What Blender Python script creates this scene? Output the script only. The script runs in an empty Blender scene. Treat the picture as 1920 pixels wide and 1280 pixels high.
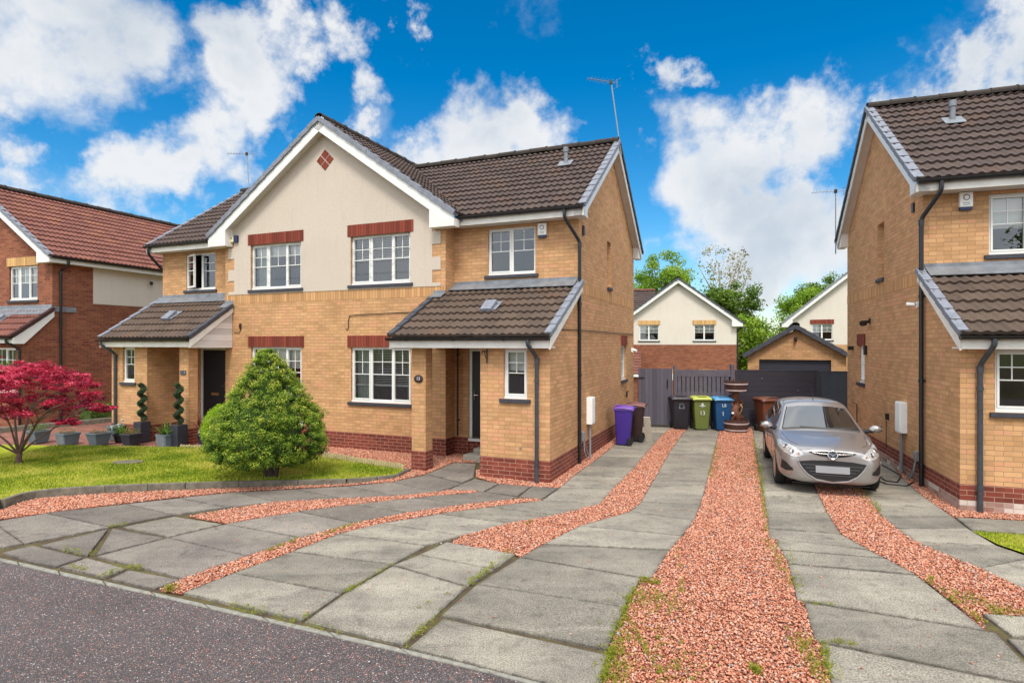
import bpy, bmesh, math, random
import numpy as np
from mathutils import Vector, Matrix
from mathutils.bvhtree import BVHTree
from math import radians as R, sin, cos, pi
random.seed(7); RNG = np.random.default_rng(11)
scene = bpy.context.scene
COL = scene.collection

# ------------------------------------------------------------------ camera
F = 1090.0; CH = 2.45; HZ = 645.0        # focal length in pixels of the 1920 px photo, eye height, horizon row
cam_d = bpy.data.cameras.new('camera'); cam = bpy.data.objects.new('camera', cam_d); COL.objects.link(cam)
cam.location = (0, 0, CH); cam.rotation_euler = (pi/2, 0, 0)
cam_d.sensor_width = 36; cam_d.lens = 36*F/1920; cam_d.shift_y = 5/1920
cam_d.clip_start = 0.05; cam_d.clip_end = 2000
scene.camera = cam
scene.view_settings.view_transform = 'Standard'; scene.view_settings.look = 'None'
scene.view_settings.gamma = 1; scene.view_settings.exposure = 0.72
scene.view_settings.use_curve_mapping = False
scene.cycles.max_bounces = 6; scene.cycles.transparent_max_bounces = 12
scene.cycles.sample_clamp_indirect = 4
scene.cycles.use_denoising = True

# ------------------------------------------------------------------ node helper
class NT:
    def __init__(s, tree): s.t = tree; tree.nodes.clear()
    def n(s, typ, ins=None, **kw):
        nd = s.t.nodes.new(typ)
        for k, v in kw.items(): setattr(nd, k, v)
        if ins:
            for k, v in ins.items():
                sock = nd.inputs[k]
                if isinstance(v, bpy.types.NodeSocket): s.t.links.new(v, sock)
                elif isinstance(v, bpy.types.Node): s.t.links.new(v.outputs[0], sock)
                else:
                    if isinstance(v, (tuple, list)) and len(v) == 3 and sock.type == 'RGBA': v = (*v, 1)
                    sock.default_value = v
        return nd
    def math(s, op, a, b=None, c=None, clamp=False):
        ins = {0: a}
        if b is not None: ins[1] = b
        if c is not None: ins[2] = c
        return s.n('ShaderNodeMath', ins, operation=op, use_clamp=clamp).outputs[0]
    def vmath(s, op, a, b=None):
        ins = {0: a}
        if b is not None: ins[1] = b
        nd = s.n('ShaderNodeVectorMath', ins, operation=op)
        return nd.outputs['Value'] if op in ('DISTANCE', 'LENGTH', 'DOT_PRODUCT') else nd.outputs[0]
    def mix(s, fac, a, b, bt='MIX'):
        nd = s.t.nodes.new('ShaderNodeMix'); nd.data_type = 'RGBA'; nd.blend_type = bt
        for idx, v in ((0, fac), (6, a), (7, b)):
            sock = nd.inputs[idx]
            if isinstance(v, bpy.types.NodeSocket): s.t.links.new(v, sock)
            elif isinstance(v, (tuple, list)): sock.default_value = (*v[:3], 1)
            else: sock.default_value = v
        return nd.outputs[2]
    def mr(s, v, a, b, c=0.0, d=1.0, smooth=False):
        return s.n('ShaderNodeMapRange', {0: v, 1: a, 2: b, 3: c, 4: d}, interpolation_type='SMOOTHSTEP' if smooth else 'LINEAR').outputs[0]
    def noise(s, vec, scale, detail=4, rough=.55, dist=0.0):
        return s.n('ShaderNodeTexNoise', {'Vector': vec, 'Scale': scale, 'Detail': detail, 'Roughness': rough, 'Distortion': dist}).outputs[0]

# ------------------------------------------------------------------ world: Nishita sky with clouds
SUN_EL, SUN_AZ = 56, 186        # azimuth clockwise from +Y (the way the camera looks)
world = bpy.data.worlds.new('World'); scene.world = world; world.use_nodes = True
w = NT(world.node_tree)
sky = w.n('ShaderNodeTexSky', sky_type='NISHITA', sun_disc=False)
sky.sun_elevation = R(SUN_EL); sky.sun_rotation = R(SUN_AZ); sky.air_density = 1.0; sky.dust_density = 0.3; sky.ozone_density = 3.0
hs = w.n('ShaderNodeHueSaturation', {'Hue': 0.495, 'Saturation': 1.48, 'Value': 1.72, 'Color': sky.outputs[0]})
gen = w.n('ShaderNodeTexCoord').outputs['Generated']
d = w.vmath('NORMALIZE', gen)
def pdir(u, v):
    q = Vector(((u-960)/F, 1, -(v-HZ)/F)); q.normalize(); return q
BL = [(90,70,250,1.0),(270,90,170,.95),(120,-60,260,.95),(470,110,110,.9),(440,210,105,.95),(350,270,110,.8),(235,310,115,.95),(260,350,70,.6),(25,195,95,.8),(600,90,75,.8),(560,40,60,.6),(590,10,50,.6),
      (765,45,48,.7),(690,5,38,.7),(45,340,65,.62),(880,255,130,.95),(1000,235,110,.95),(800,240,70,.75),(1080,265,60,.7),(1265,155,55,.72),(1300,165,30,.5),(1450,250,115,.98),
      (1400,330,130,1.0),(1520,300,110,.95),(1330,420,140,.9),(1480,420,190,.98),(1250,450,90,.65),(1590,470,130,.9),(1650,190,62,.72),(1720,180,80,.85),(1850,130,90,.95),(1960,90,110,.9),
      (640,225,38,.55),(1190,330,45,.4),(900,130,70,.42),(960,420,200,.5),(120,430,150,.35),(1700,90,60,.25)]
wq = w.n('ShaderNodeTexNoise', {'Vector': d, 'Scale': 5.0, 'Detail': 7, 'Roughness': .62})
wv_ = w.n('ShaderNodeVectorMath', {0: w.vmath('SUBTRACT', wq.outputs['Color'], (.5, .5, .5)), 1: (.34, .34, .34)}, operation='MULTIPLY').outputs[0]
dw = w.vmath('ADD', d, wv_)
mask = None
for (u, v, r, a) in BL:
    q = pdir(u, v); k = q.y
    dist = w.vmath('DISTANCE', dw, tuple(q))
    m = w.mr(dist, 0.0, 1.3*r*k/F, a, 0.0)
    mask = m if mask is None else w.math('SMOOTH_MAX', mask, m, 0.12)
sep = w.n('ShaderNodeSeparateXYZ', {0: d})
back = w.math('MAXIMUM', w.mr(sep.outputs['Y'], 0.45, 0.15, 0.0, 0.9), w.mr(sep.outputs['Z'], 0.56, 0.72, 0.0, 1.0))  # cloud added out of view, overhead and behind, for whiter, softer light
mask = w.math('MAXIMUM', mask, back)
warp = w.n('ShaderNodeTexNoise', {'Vector': d, 'Scale': 4.0, 'Detail': 3})
dv = w.n('ShaderNodeVectorMath', {0: warp.outputs['Color'], 1: (.12, .12, .12)}, operation='MULTIPLY').outputs[0]
d2 = w.vmath('ADD', d, dv)
n1 = w.noise(d2, 5.5, 9, .56)
dens = w.math('ADD', mask, w.math('MULTIPLY', w.math('SUBTRACT', n1, .50), 1.5))
cov = w.mr(dens, .20, .64, 0, 1, True)
n2 = w.noise(w.vmath('ADD', d2, (.03, .0, -.045)), 5.0, 6, .55)
core = w.mr(dens, .45, 1.25, 0, 1, True)
shade = w.mr(w.math('ADD', n2, w.math('MULTIPLY', core, .16)), .42, .78, 0, 1, True)
ccol = w.mix(shade, (9.8, 9.9, 10.0), (6.6, 7.3, 8.1))
front = w.math('MAXIMUM', w.mr(sep.outputs['Y'], .5, .0, 1.0, 2.3), w.mr(sep.outputs['Z'], .58, .8, 1.0, 2.0))  # unseen clouds behind and above made brighter to lift the side walls
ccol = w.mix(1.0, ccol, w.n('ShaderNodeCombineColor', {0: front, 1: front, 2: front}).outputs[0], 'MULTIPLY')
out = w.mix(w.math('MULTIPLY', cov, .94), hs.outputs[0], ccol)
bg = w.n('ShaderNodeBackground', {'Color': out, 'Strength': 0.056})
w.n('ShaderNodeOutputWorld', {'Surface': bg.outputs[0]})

# ------------------------------------------------------------------ sun (thin bright cloud: soft edges)
sd = bpy.data.lights.new('sun', 'SUN'); so = bpy.data.objects.new('sun', sd); COL.objects.link(so)
sd.energy = 2.0; sd.angle = R(16); sd.color = (1, .94, .84)
az = R(SUN_AZ); sv = Vector((sin(az)*cos(R(SUN_EL)), cos(az)*cos(R(SUN_EL)), sin(R(SUN_EL))))
so.rotation_euler = sv.to_track_quat('Z', 'Y').to_euler(); so.location = (0, -20, 30)

# ------------------------------------------------------------------ pixel -> place on the ground (only for measuring)
def G(u, v, z=0.0):
    Y = F*(CH-z)/(v-HZ); return Vector(((u-960)/F*Y, Y, z))

# ------------------------------------------------------------------ materials
MATS = {}
def newmat(name):
    m = bpy.data.materials.new(name); m.use_nodes = True; t = NT(m.node_tree); MATS[name] = m
    return m, t
def srgb(r, g, b):
    f = lambda c: ((c/255)/12.92 if c/255 <= .04045 else ((c/255+.055)/1.055)**2.4)
    return (f(r), f(g), f(b))
def finish(t, col, rough=.8, bump=None, bstr=.3, bdist=.01, metal=0.0, spec=.5, **kw):
    ins = {'Base Color': col, 'Roughness': rough, 'Metallic': metal, 'Specular IOR Level': spec}
    ins.update(kw)
    if bump is not None:
        ins['Normal'] = t.n('ShaderNodeBump', {'Height': bump, 'Strength': bstr, 'Distance': bdist}).outputs[0]
    p = t.n('ShaderNodeBsdfPrincipled', ins)
    t.n('ShaderNodeOutputMaterial', {'Surface': p.outputs[0]})
def plain(name, col, rough=.6, var=.12, scale=6, metal=0.0, spec=.5, bump=.0, bscale=60, **kw):
    m, t = newmat(name)
    o = t.n('ShaderNodeTexCoord').outputs['Object']
    n = t.noise(o, scale, 5, .6)
    c = t.mix(t.mr(n, .3, .7), tuple(x*(1-var) for x in col), tuple(min(1, x*(1+var)) for x in col))
    b = t.noise(o, bscale, 3) if bump else None
    finish(t, c, rough, b, bump, .005, metal, spec, **kw)
    return m
def brick(name, c1, c2, mortar, w_=.225, h_=.075, off=.5, stain=.25, extra=None):
    m, t = newmat(name)
    uv = t.n('ShaderNodeTexCoord').outputs['UV']
    o = t.n('ShaderNodeTexCoord').outputs['Object']
    wob = t.n('ShaderNodeTexNoise', {'Vector': uv, 'Scale': 9.0, 'Detail': 2})
    wv = t.n('ShaderNodeVectorMath', {0: wob.outputs['Color'], 1: (.006, .004, 0)}, operation='MULTIPLY').outputs[0]
    uv2 = t.vmath('ADD', uv, wv)
    def bt(a, b, mo):
        return t.n('ShaderNodeTexBrick', {'Vector': uv2, 'Color1': a, 'Color2': b, 'Mortar': mo, 'Scale': 1.0, 'Mortar Size': .0052, 'Mortar Smooth': .25,
                   'Bias': 0.0, 'Brick Width': w_, 'Row Height': h_}, offset=off, offset_frequency=2)
    b = bt(c1, c2, mortar)
    # one random tone per brick
    sp = t.n('ShaderNodeSeparateXYZ', {0: uv})
    row = t.math('FLOOR', t.math('DIVIDE', sp.outputs[1], h_))
    odd = t.math('MULTIPLY', t.math('MODULO', t.math('ABSOLUTE', row), 2.0), off*w_)
    colx = t.math('FLOOR', t.math('DIVIDE', t.math('ADD', sp.outputs[0], odd), w_))
    wn = t.n('ShaderNodeTexWhiteNoise', {'Vector': t.n('ShaderNodeCombineXYZ', {0: colx, 1: row, 2: 3.0}).outputs[0]}, noise_dimensions='3D')
    c = b.outputs[0]
    tone = t.mr(wn.outputs[0], 0, 1, .84, 1.14)
    isb = t.math('SUBTRACT', 1.0, b.outputs[1])
    tone = t.math('ADD', t.math('MULTIPLY', t.math('SUBTRACT', tone, 1.0), isb), 1.0)
    c = t.mix(1.0, c, t.n('ShaderNodeCombineColor', {0: tone, 1: tone, 2: tone}).outputs[0], 'MULTIPLY')
    if extra:
        c = t.mix(t.math('MULTIPLY', isb, t.mr(wn.outputs[0], .84, .86)), c, extra)
    big = t.noise(o, .7, 5, .6); fine = t.noise(uv, 60, 3, .7)
    st = t.mr(big, .3, .75, 1.0-stain*.5, 1.0+stain*.35)
    st = t.math('MULTIPLY', st, t.mr(fine, .25, .75, .9, 1.1))
    c = t.mix(1.0, c, t.n('ShaderNodeCombineColor', {0: st, 1: st, 2: st}).outputs[0], 'MULTIPLY')
    h = t.math('ADD', isb, t.math('MULTIPLY', fine, .25))
    finish(t, c, .88, h, .55, .006, spec=.25)
    return m
brick('buff_brick', srgb(198,154,111), srgb(185,141,98), srgb(156,124,92), extra=srgb(199,147,110))
brick('red_brick', srgb(132,66,52), srgb(108,54,44), srgb(170,134,116), stain=.4)
brick('house_red_brick', srgb(148,90,66), srgb(124,74,55), srgb(146,114,92), stain=.35, extra=srgb(120,66,52))
brick('soldier_buff', srgb(200,154,108), srgb(182,137,92), srgb(138,108,76), w_=.075, h_=30.0, off=0.0)
brick('soldier_red', srgb(136,66,50), srgb(108,50,40), srgb(70,38,34), w_=.075, h_=30.0, off=0.0)
brick('soldier_cream', srgb(205,165,110), srgb(188,148,98), srgb(150,118,80), w_=.075, h_=30.0, off=0.0)
brick('block_paving', srgb(150,102,88), srgb(128,86,76), srgb(82,62,54), w_=.2, h_=.1, stain=.5)

def render_mat(name, col, dark):
    m, t = newmat(name); o = t.n('ShaderNodeTexCoord').outputs['Object']
    f = t.noise(o, 55, 4, .75); b = t.noise(o, 1.1, 6, .6)
    st = t.n('ShaderNodeMapping', {'Vector': o, 'Scale': (7, 7, .8)}).outputs[0]; s = t.noise(st, 1.0, 4, .6)
    c = t.mix(t.mr(f, .35, .65), dark, col)
    c = t.mix(t.mr(b, .4, .8, 0, .35), c, tuple(x*.72 for x in col))
    c = t.mix(t.mr(s, .52, .8, 0, .25), c, tuple(x*.6 for x in col))
    finish(t, c, .95, f, .5, .006, spec=.1)
render_mat('roughcast', srgb(207,194,180), srgb(177,165,152))
render_mat('roughcast_pale', srgb(218,209,196), srgb(198,189,177))

def tiles(name, a, b, c3, lichen, amt=.5):
    m, t = newmat(name); uv = t.n('ShaderNodeTexCoord').outputs['UV']; o = t.n('ShaderNodeTexCoord').outputs['Object']
    sp = t.n('ShaderNodeSeparateXYZ', {0: uv})
    ix = t.math('FLOOR', t.math('DIVIDE', sp.outputs[0], .3)); iy = t.math('FLOOR', t.math('DIVIDE', sp.outputs[1], .32))
    wn = t.n('ShaderNodeTexWhiteNoise', {'Vector': t.n('ShaderNodeCombineXYZ', {0: ix, 1: iy, 2: 1.0}).outputs[0]}, noise_dimensions='3D')
    c = t.mix(wn.outputs[0], a, b)
    c = t.mix(t.mr(wn.outputs[0], .86, .9, 0, .6), c, c3)
    n = t.noise(o, 3.2, 8, .7); f = t.noise(o, 38, 4, .7)
    c = t.mix(t.mr(n, .35, .75, 0, .55), c, tuple(x*.62 for x in a))
    c = t.mix(t.math('MULTIPLY', t.mr(f, .52, .72), t.mr(n, .35, .62, .15*amt, .75*amt)), c, lichen)
    finish(t, c, .9, f, .35, .004, spec=.2)
tiles('brown_tiles', srgb(90,76,71), srgb(72,62,60), srgb(100,78,68), srgb(130,122,106), .4)
tiles('mossy_tiles', srgb(98,82,72), srgb(76,64,58), srgb(108,84,68), srgb(140,132,108), .6)
tiles('red_tiles', srgb(128,84,74), srgb(108,70,64), srgb(146,98,76), srgb(160,124,100), .35)
tiles('ridge_red', srgb(70,46,44), srgb(60,42,42), srgb(80,56,50), srgb(100,84,70), .3)
tiles('ridge_brown', srgb(66,58,54), srgb(54,50,48), srgb(74,62,56), srgb(110,108,84), .8)

plain('verge_grey', srgb(118,122,132), .7, .25, 9, bump=.2)
plain('slate_dark', srgb(62,64,72), .6, .3, 9, bump=.2)
plain('lead', srgb(120,124,130), .45, .3, 5, metal=.2, bump=.15, bscale=20)
plain('upvc', srgb(218,218,214), .35, .03, 3)
plain('upvc_dirty', srgb(222,218,210), .5, .10, 4)
plain('soffit_white', srgb(206,202,194), .6, .06, 4)
plain('gutter_black', srgb(28,28,30), .35, .3, 12)
plain('pipe_grey', srgb(58,62,68), .4, .25, 10)
plain('sill_dark', srgb(52,52,60), .6, .25, 10, bump=.1)
plain('door_black', srgb(26,28,38), .5, .1, 4)
plain('chrome', srgb(200,200,205), .15, .02, 4, metal=1.0)
plain('blind_white', srgb(215,215,208), .7, .05, 4)
plain('curtain', srgb(180,190,180), .9, .1, 8)
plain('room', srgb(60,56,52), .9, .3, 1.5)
plain('white_plastic', srgb(238,238,236), .4, .04, 6)
plain('cream_plastic', srgb(222,212,170), .4, .04, 6)
plain('navy_plastic', srgb(22,36,78), .35, .1, 6)
plain('yellow_lamp', srgb(225,190,40), .4, .1, 6)
plain('grey_plastic', srgb(130,130,132), .5, .1, 8)
plain('galv', srgb(140,142,144), .4, .15, 14, metal=.6)
plain('concrete_step', srgb(150,146,136), .9, .2, 9, bump=.4, bscale=40)
plain('kerb_stone', srgb(132,129,120), .9, .3, 14, bump=.5, bscale=90)
plain('edging_stone', srgb(104,98,86), .95, .4, 9, bump=.6, bscale=40)
plain('log_roll', srgb(150,138,98), .9, .3, 10, bump=.4, bscale=50)
plain('fence_grey', srgb(92,86,96), .8, .2, 7, bump=.3, bscale=30)
plain('fence_black', srgb(50,50,58), .55, .15, 3)
plain('gate_slate', srgb(58,64,74), .6, .15, 3)
plain('rubber', srgb(20,20,21), .75, .2, 30, bump=.2)
plain('cable_black', srgb(24,22,22), .5, .1, 10)
plain('bin_purple', srgb(62,40,132), .42, .1, 3); plain('bin_purple_lid', srgb(112,72,164), .4, .1, 3)
plain('bin_brown_dark', srgb(52,32,30), .45, .15, 3); plain('bin_brown_lid', srgb(120,78,70), .5, .15, 5)
plain('bin_brown', srgb(106,60,40), .5, .15, 3)
plain('bin_black', srgb(38,36,44), .42, .15, 3); plain('bin_black_lid', srgb(66,58,66), .45, .15, 3)
plain('bin_green', srgb(104,116,56), .45, .1, 3); plain('bin_green_lid', srgb(178,186,86), .45, .08, 3)
plain('bin_blue', srgb(24,74,120), .42, .12, 3); plain('bin_blue_lid', srgb(84,146,196), .4, .08, 3)
plain('paint_white', srgb(205,210,215), .6, .1, 20)
plain('barrel_oak', srgb(70,46,40), .7, .35, 16, bump=.3, bscale=40)
plain('barrel_hoop', srgb(200,180,178), .5, .15, 12, metal=.2)
plain('driftwood', srgb(104,64,48), .7, .45, 10, bump=.5, bscale=20)
plain('planter_grey', srgb(92,106,112), .6, .15, 6); plain('planter_lattice', srgb(128,132,138), .6, .12, 6)
plain('planter_dark', srgb(46,48,58), .5, .2, 6); plain('soil', srgb(58,44,36), .95, .3, 20, bump=.5)
plain('bark', srgb(96,72,66), .9, .3, 18, bump=.6, bscale=40); plain('bark_dark', srgb(60,48,42), .9, .3, 18, bump=.6, bscale=40)
plain('pale_bark', srgb(160,150,136), .9, .3, 18, bump=.4, bscale=40)
plain('board_cream', srgb(214,204,184), .7, .08, 5)
plain('number_grey', srgb(120,130,140), .4, .1, 5)
plain('garage_door', srgb(44,44,56), .5, .1, 3)
plain('brass', srgb(170,140,90), .35, .1, 5, metal=.6)

# glass: partly mirror, partly see-through
m, t = newmat('window_glass')
lw = t.n('ShaderNodeFresnel', {'IOR': 1.5}).outputs[0]
wob = t.noise(t.n('ShaderNodeTexCoord').outputs['Object'], 1.3, 1)
bmp = t.n('ShaderNodeBump', {'Height': wob, 'Strength': .06, 'Distance': .02}).outputs[0]
gl = t.n('ShaderNodeBsdfGlossy', {'Color': (.95, .97, 1), 'Roughness': .01, 'Normal': bmp})
tr = t.n('ShaderNodeBsdfTransparent', {'Color': (.92, .94, .93)})
mx = t.n('ShaderNodeMixShader', {0: t.math('MULTIPLY_ADD', lw, 1.5, .05, clamp=True), 1: tr.outputs[0], 2: gl.outputs[0]})
t.n('ShaderNodeOutputMaterial', {'Surface': mx.outputs[0]})

# timber-like boards with vertical grain
def boards(name, col, bw, axis=0):
    m, t = newmat(name); uv = t.n('ShaderNodeTexCoord').outputs['UV']
    sp = t.n('ShaderNodeSeparateXYZ', {0: uv}); ix = t.math('FLOOR', t.math('DIVIDE', sp.outputs[axis], bw))
    wn = t.n('ShaderNodeTexWhiteNoise', {'W': ix}, noise_dimensions='1D').outputs[0]
    fr = t.math('FRACT', t.math('DIVIDE', sp.outputs[axis], bw))
    gap = t.math('MULTIPLY', t.mr(fr, 0, .06), t.mr(fr, 1, .94))
    st = t.n('ShaderNodeMapping', {'Vector': uv, 'Scale': (40, 2, 1) if axis == 0 else (2, 40, 1)}).outputs[0]; g = t.noise(st, 1, 4, .6)
    c = t.mix(wn, tuple(x*.8 for x in col), tuple(x*1.15 for x in col)); c = t.mix(t.mr(g, .4, .8, 0, .5), c, tuple(x*.6 for x in col))
    finish(t, c, .8, t.math('ADD', gap, t.math('MULTIPLY', g, .2)), .8, .01, spec=.3)
boards('gate_boards', srgb(92,88,100), .11); boards('black_boards', srgb(54,52,60), .15, 1); boards('clad_white', srgb(214,206,202), .15, 1)
boards('door_panel', srgb(26,27,34), .3)

# concrete slabs
def slab_mat(name, base, dark, bands):
    m, t = newmat(name); o = t.n('ShaderNodeTexCoord').outputs['Object']
    at = t.n('ShaderNodeAttribute', attribute_name='rnd'); r = at.outputs['Fac']
    tone = t.mr(r, 0, 1, .76, 1.16)
    f = t.noise(o, 75, 4, .8); mid = t.noise(o, 9, 6, .65); big = t.noise(o, 1.2, 6, .6, .4)
    mp = t.n('ShaderNodeMapping', {'Vector': o, 'Rotation': (0, 0, R(20)), 'Scale': (.45, 3.2, 1)}).outputs[0]; bd = t.noise(mp, 1.0, 5, .6, .5)
    c = t.mix(t.mr(big, .35, .68, 0, .85), base, dark)
    c = t.mix(t.mr(bd, .42, .72, 0, bands), c, tuple(x*1.45 for x in base))
    c = t.mix(t.mr(mid, .5, .75, 0, .45), c, tuple(x*.62 for x in dark))
    sp = t.mr(f, .36, .64, .38, 1.55)
    c = t.mix(1.0, c, t.n('ShaderNodeCombineColor', {0: sp, 1: sp, 2: sp}).outputs[0], 'MULTIPLY')
    c = t.mix(1.0, c, t.n('ShaderNodeCombineColor', {0: tone, 1: tone, 2: tone}).outputs[0], 'MULTIPLY')
    bl = t.noise(o, 2.6, 7, .7, .8); c = t.mix(t.mr(bl, .56, .70, 0, .55), c, tuple(x*.45 for x in dark))
    ed = t.n('ShaderNodeAttribute', attribute_name='edge').outputs['Fac']
    c = t.mix(t.math('MULTIPLY', t.mr(ed, 0.0, 1.0, 0, .55), t.mr(mid, .35, .6)), c, tuple(x*.5 for x in dark))
    finish(t, c, .93, t.math('ADD', f, t.math('MULTIPLY', mid, .7)), .55, .006, spec=.2)
slab_mat('slab', srgb(149,142,129), srgb(108,103,96), .45)
slab_mat('slab_dark', srgb(134,126,117), srgb(100,94,90), .3)

# gravel, soil, asphalt, grass
m, t = newmat('gravel_bed'); o = t.n('ShaderNodeTexCoord').outputs['Object']
v = t.n('ShaderNodeTexVoronoi', {'Vector': o, 'Scale': 42.0, 'Randomness': 1.0})
c = t.mix(t.n('ShaderNodeSeparateColor', {0: v.outputs['Color']}).outputs[0], srgb(160,90,70), srgb(206,136,112))
c = t.mix(t.mr(v.outputs['Distance'], .3, .7), c, srgb(110,64,52))
n = t.noise(o, 1.6, 5, .6); c = t.mix(t.mr(n, .56, .72, 0, .45), c, srgb(112,104,40))
finish(t, c, .9, t.math('SUBTRACT', 1.0, v.outputs['Distance']), 1.0, .02, spec=.2)
m, t = newmat('gravel_stone'); r = t.n('ShaderNodeAttribute', attribute_name='rnd').outputs['Fac']; o = t.n('ShaderNodeTexCoord').outputs['Object']
cr = t.n('ShaderNodeValToRGB', {0: r}); e = cr.color_ramp
for i, (p, cc) in enumerate([(0, srgb(150,88,70)), (.3, srgb(196,128,99)), (.6, srgb(214,150,121)), (.85, srgb(226,176,149)), (.93, srgb(206,176,160)), (.975, srgb(120,106,104)), (1, srgb(190,186,184))]):
    el = e.elements[i] if i < 2 else e.elements.new(p)
    el.position = p; el.color = (*cc, 1)
n = t.noise(o, 60, 3, .7)
finish(t, t.mix(t.mr(n, .3, .7, 0, .25), cr.outputs[0], srgb(150,92,76)), .85, None, spec=.3)
m, t = newmat('soil_joint'); o = t.n('ShaderNodeTexCoord').outputs['Object']
n = t.noise(o, 3, 6, .7); c = t.mix(t.mr(n, .45, .65), srgb(84,72,58), srgb(104,98,58)); finish(t, c, .95, t.noise(o, 50, 3), .6, .02, spec=.1)
m, t = newmat('asphalt'); o = t.n('ShaderNodeTexCoord').outputs['Object']
c = t.mix(t.mr(t.noise(o, 1.0, 5, .6), .3, .7), srgb(74,69,68), srgb(97,89,88))
c = t.mix(t.mr(t.noise(o, 70, 4, .8), .35, .65, .75, 0), c, srgb(48,42,46))
def specks(c, sc, col, th):
    v = t.n('ShaderNodeTexVoronoi', {'Vector': o, 'Scale': sc})
    rr = t.n('ShaderNodeSeparateColor', {0: v.outputs['Color']}).outputs[0]
    k = t.math('MULTIPLY', t.mr(rr, th, th+.02), t.mr(v.outputs['Distance'], .42, .3))
    return t.mix(k, c, col)
c = specks(c, 95, srgb(176,140,132), .80); c = specks(c, 70, srgb(205,196,190), .93); c = specks(c, 60, srgb(160,92,70), .88)
c = specks(c, 120, srgb(140,128,126), .6)
finish(t, c, .85, t.noise(o, 90, 4, .8), .8, .008, spec=.35)
def leafmat(name, stops, trans=.35, attr='rnd', rough=.6):
    m, t = newmat(name); r = t.n('ShaderNodeAttribute', attribute_name=attr).outputs['Fac']
    cr = t.n('ShaderNodeValToRGB', {0: r}); e = cr.color_ramp
    for i, (p, cc) in enumerate(stops):
        el = e.elements[i] if i < 2 else e.elements.new(p)
        el.position = p; el.color = (*cc, 1)
    a = t.n('ShaderNodeBsdfPrincipled', {'Base Color': cr.outputs[0], 'Roughness': rough, 'Specular IOR Level': .3})
    b = t.n('ShaderNodeBsdfTranslucent', {'Color': cr.outputs[0]})
    mx = t.n('ShaderNodeMixShader', {0: trans, 1: a.outputs[0], 2: b.outputs[0]}); t.n('ShaderNodeOutputMaterial', {'Surface': mx.outputs[0]})
leafmat('grass_blades', [(0, srgb(94,120,30)), (.45, srgb(142,158,44)), (.8, srgb(182,182,68)), (1, srgb(204,194,108))])
leafmat('weed_leaves', [(0, srgb(90,120,30)), (.5, srgb(140,150,40)), (1, srgb(170,150,60))])
leafmat('maple_leaves', [(0, srgb(70,18,44)), (.35, srgb(132,26,56)), (.7, srgb(204,44,76)), (1, srgb(228,110,138))], .4)
leafmat('conifer_leaves', [(0, srgb(44,72,24)), (.38, srgb(92,124,36)), (.74, srgb(144,164,50)), (1, srgb(196,194,84))], .3)
leafmat('golden_leaves', [(0, srgb(104,140,22)), (.5, srgb(142,176,30)), (1, srgb(176,196,48))], .35)
leafmat('topiary_leaves', [(0, srgb(34,52,34)), (.6, srgb(58,80,52)), (1, srgb(92,112,84))], .2)
leafmat('tree_leaves', [(0, srgb(84,118,26)), (.5, srgb(126,160,40)), (1, srgb(172,192,74))], .4)
leafmat('tree_leaves_dark', [(0, srgb(66,92,28)), (.5, srgb(100,130,42)), (1, srgb(142,160,66))], .35)
leafmat('bronze_leaves', [(0, srgb(100,92,40)), (.5, srgb(134,128,60)), (1, srgb(160,140,90))], .35)
leafmat('cordyline_leaves', [(0, srgb(80,34,40)), (.5, srgb(124,54,56)), (1, srgb(150,84,76))], .3)
leafmat('strap_leaves', [(0, srgb(56,92,34)), (.6, srgb(96,134,52)), (1, srgb(140,164,90))], .35)
m, t = newmat('turf'); o = t.n('ShaderNodeTexCoord').outputs['Object']
n = t.noise(o, 1.3, 6, .6, .4); f = t.noise(o, 26, 5, .7)
c = t.mix(t.mr(n, .35, .62), srgb(132,154,30), srgb(178,178,56)); c = t.mix(t.mr(t.noise(o, 3.5, 5, .6), .56, .72, 0, .55), c, srgb(156,140,56))
c = t.mix(t.mr(f, .4, .7, 0, .5), c, srgb(84,110,20)); finish(t, c, .95, f, .8, .02, spec=.1)
m, t = newmat('field'); o = t.n('ShaderNodeTexCoord').outputs['Object']
finish(t, t.mix(t.noise(o, .6, 6), srgb(84,98,44), srgb(112,110,70)), .95, spec=.1)
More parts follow.
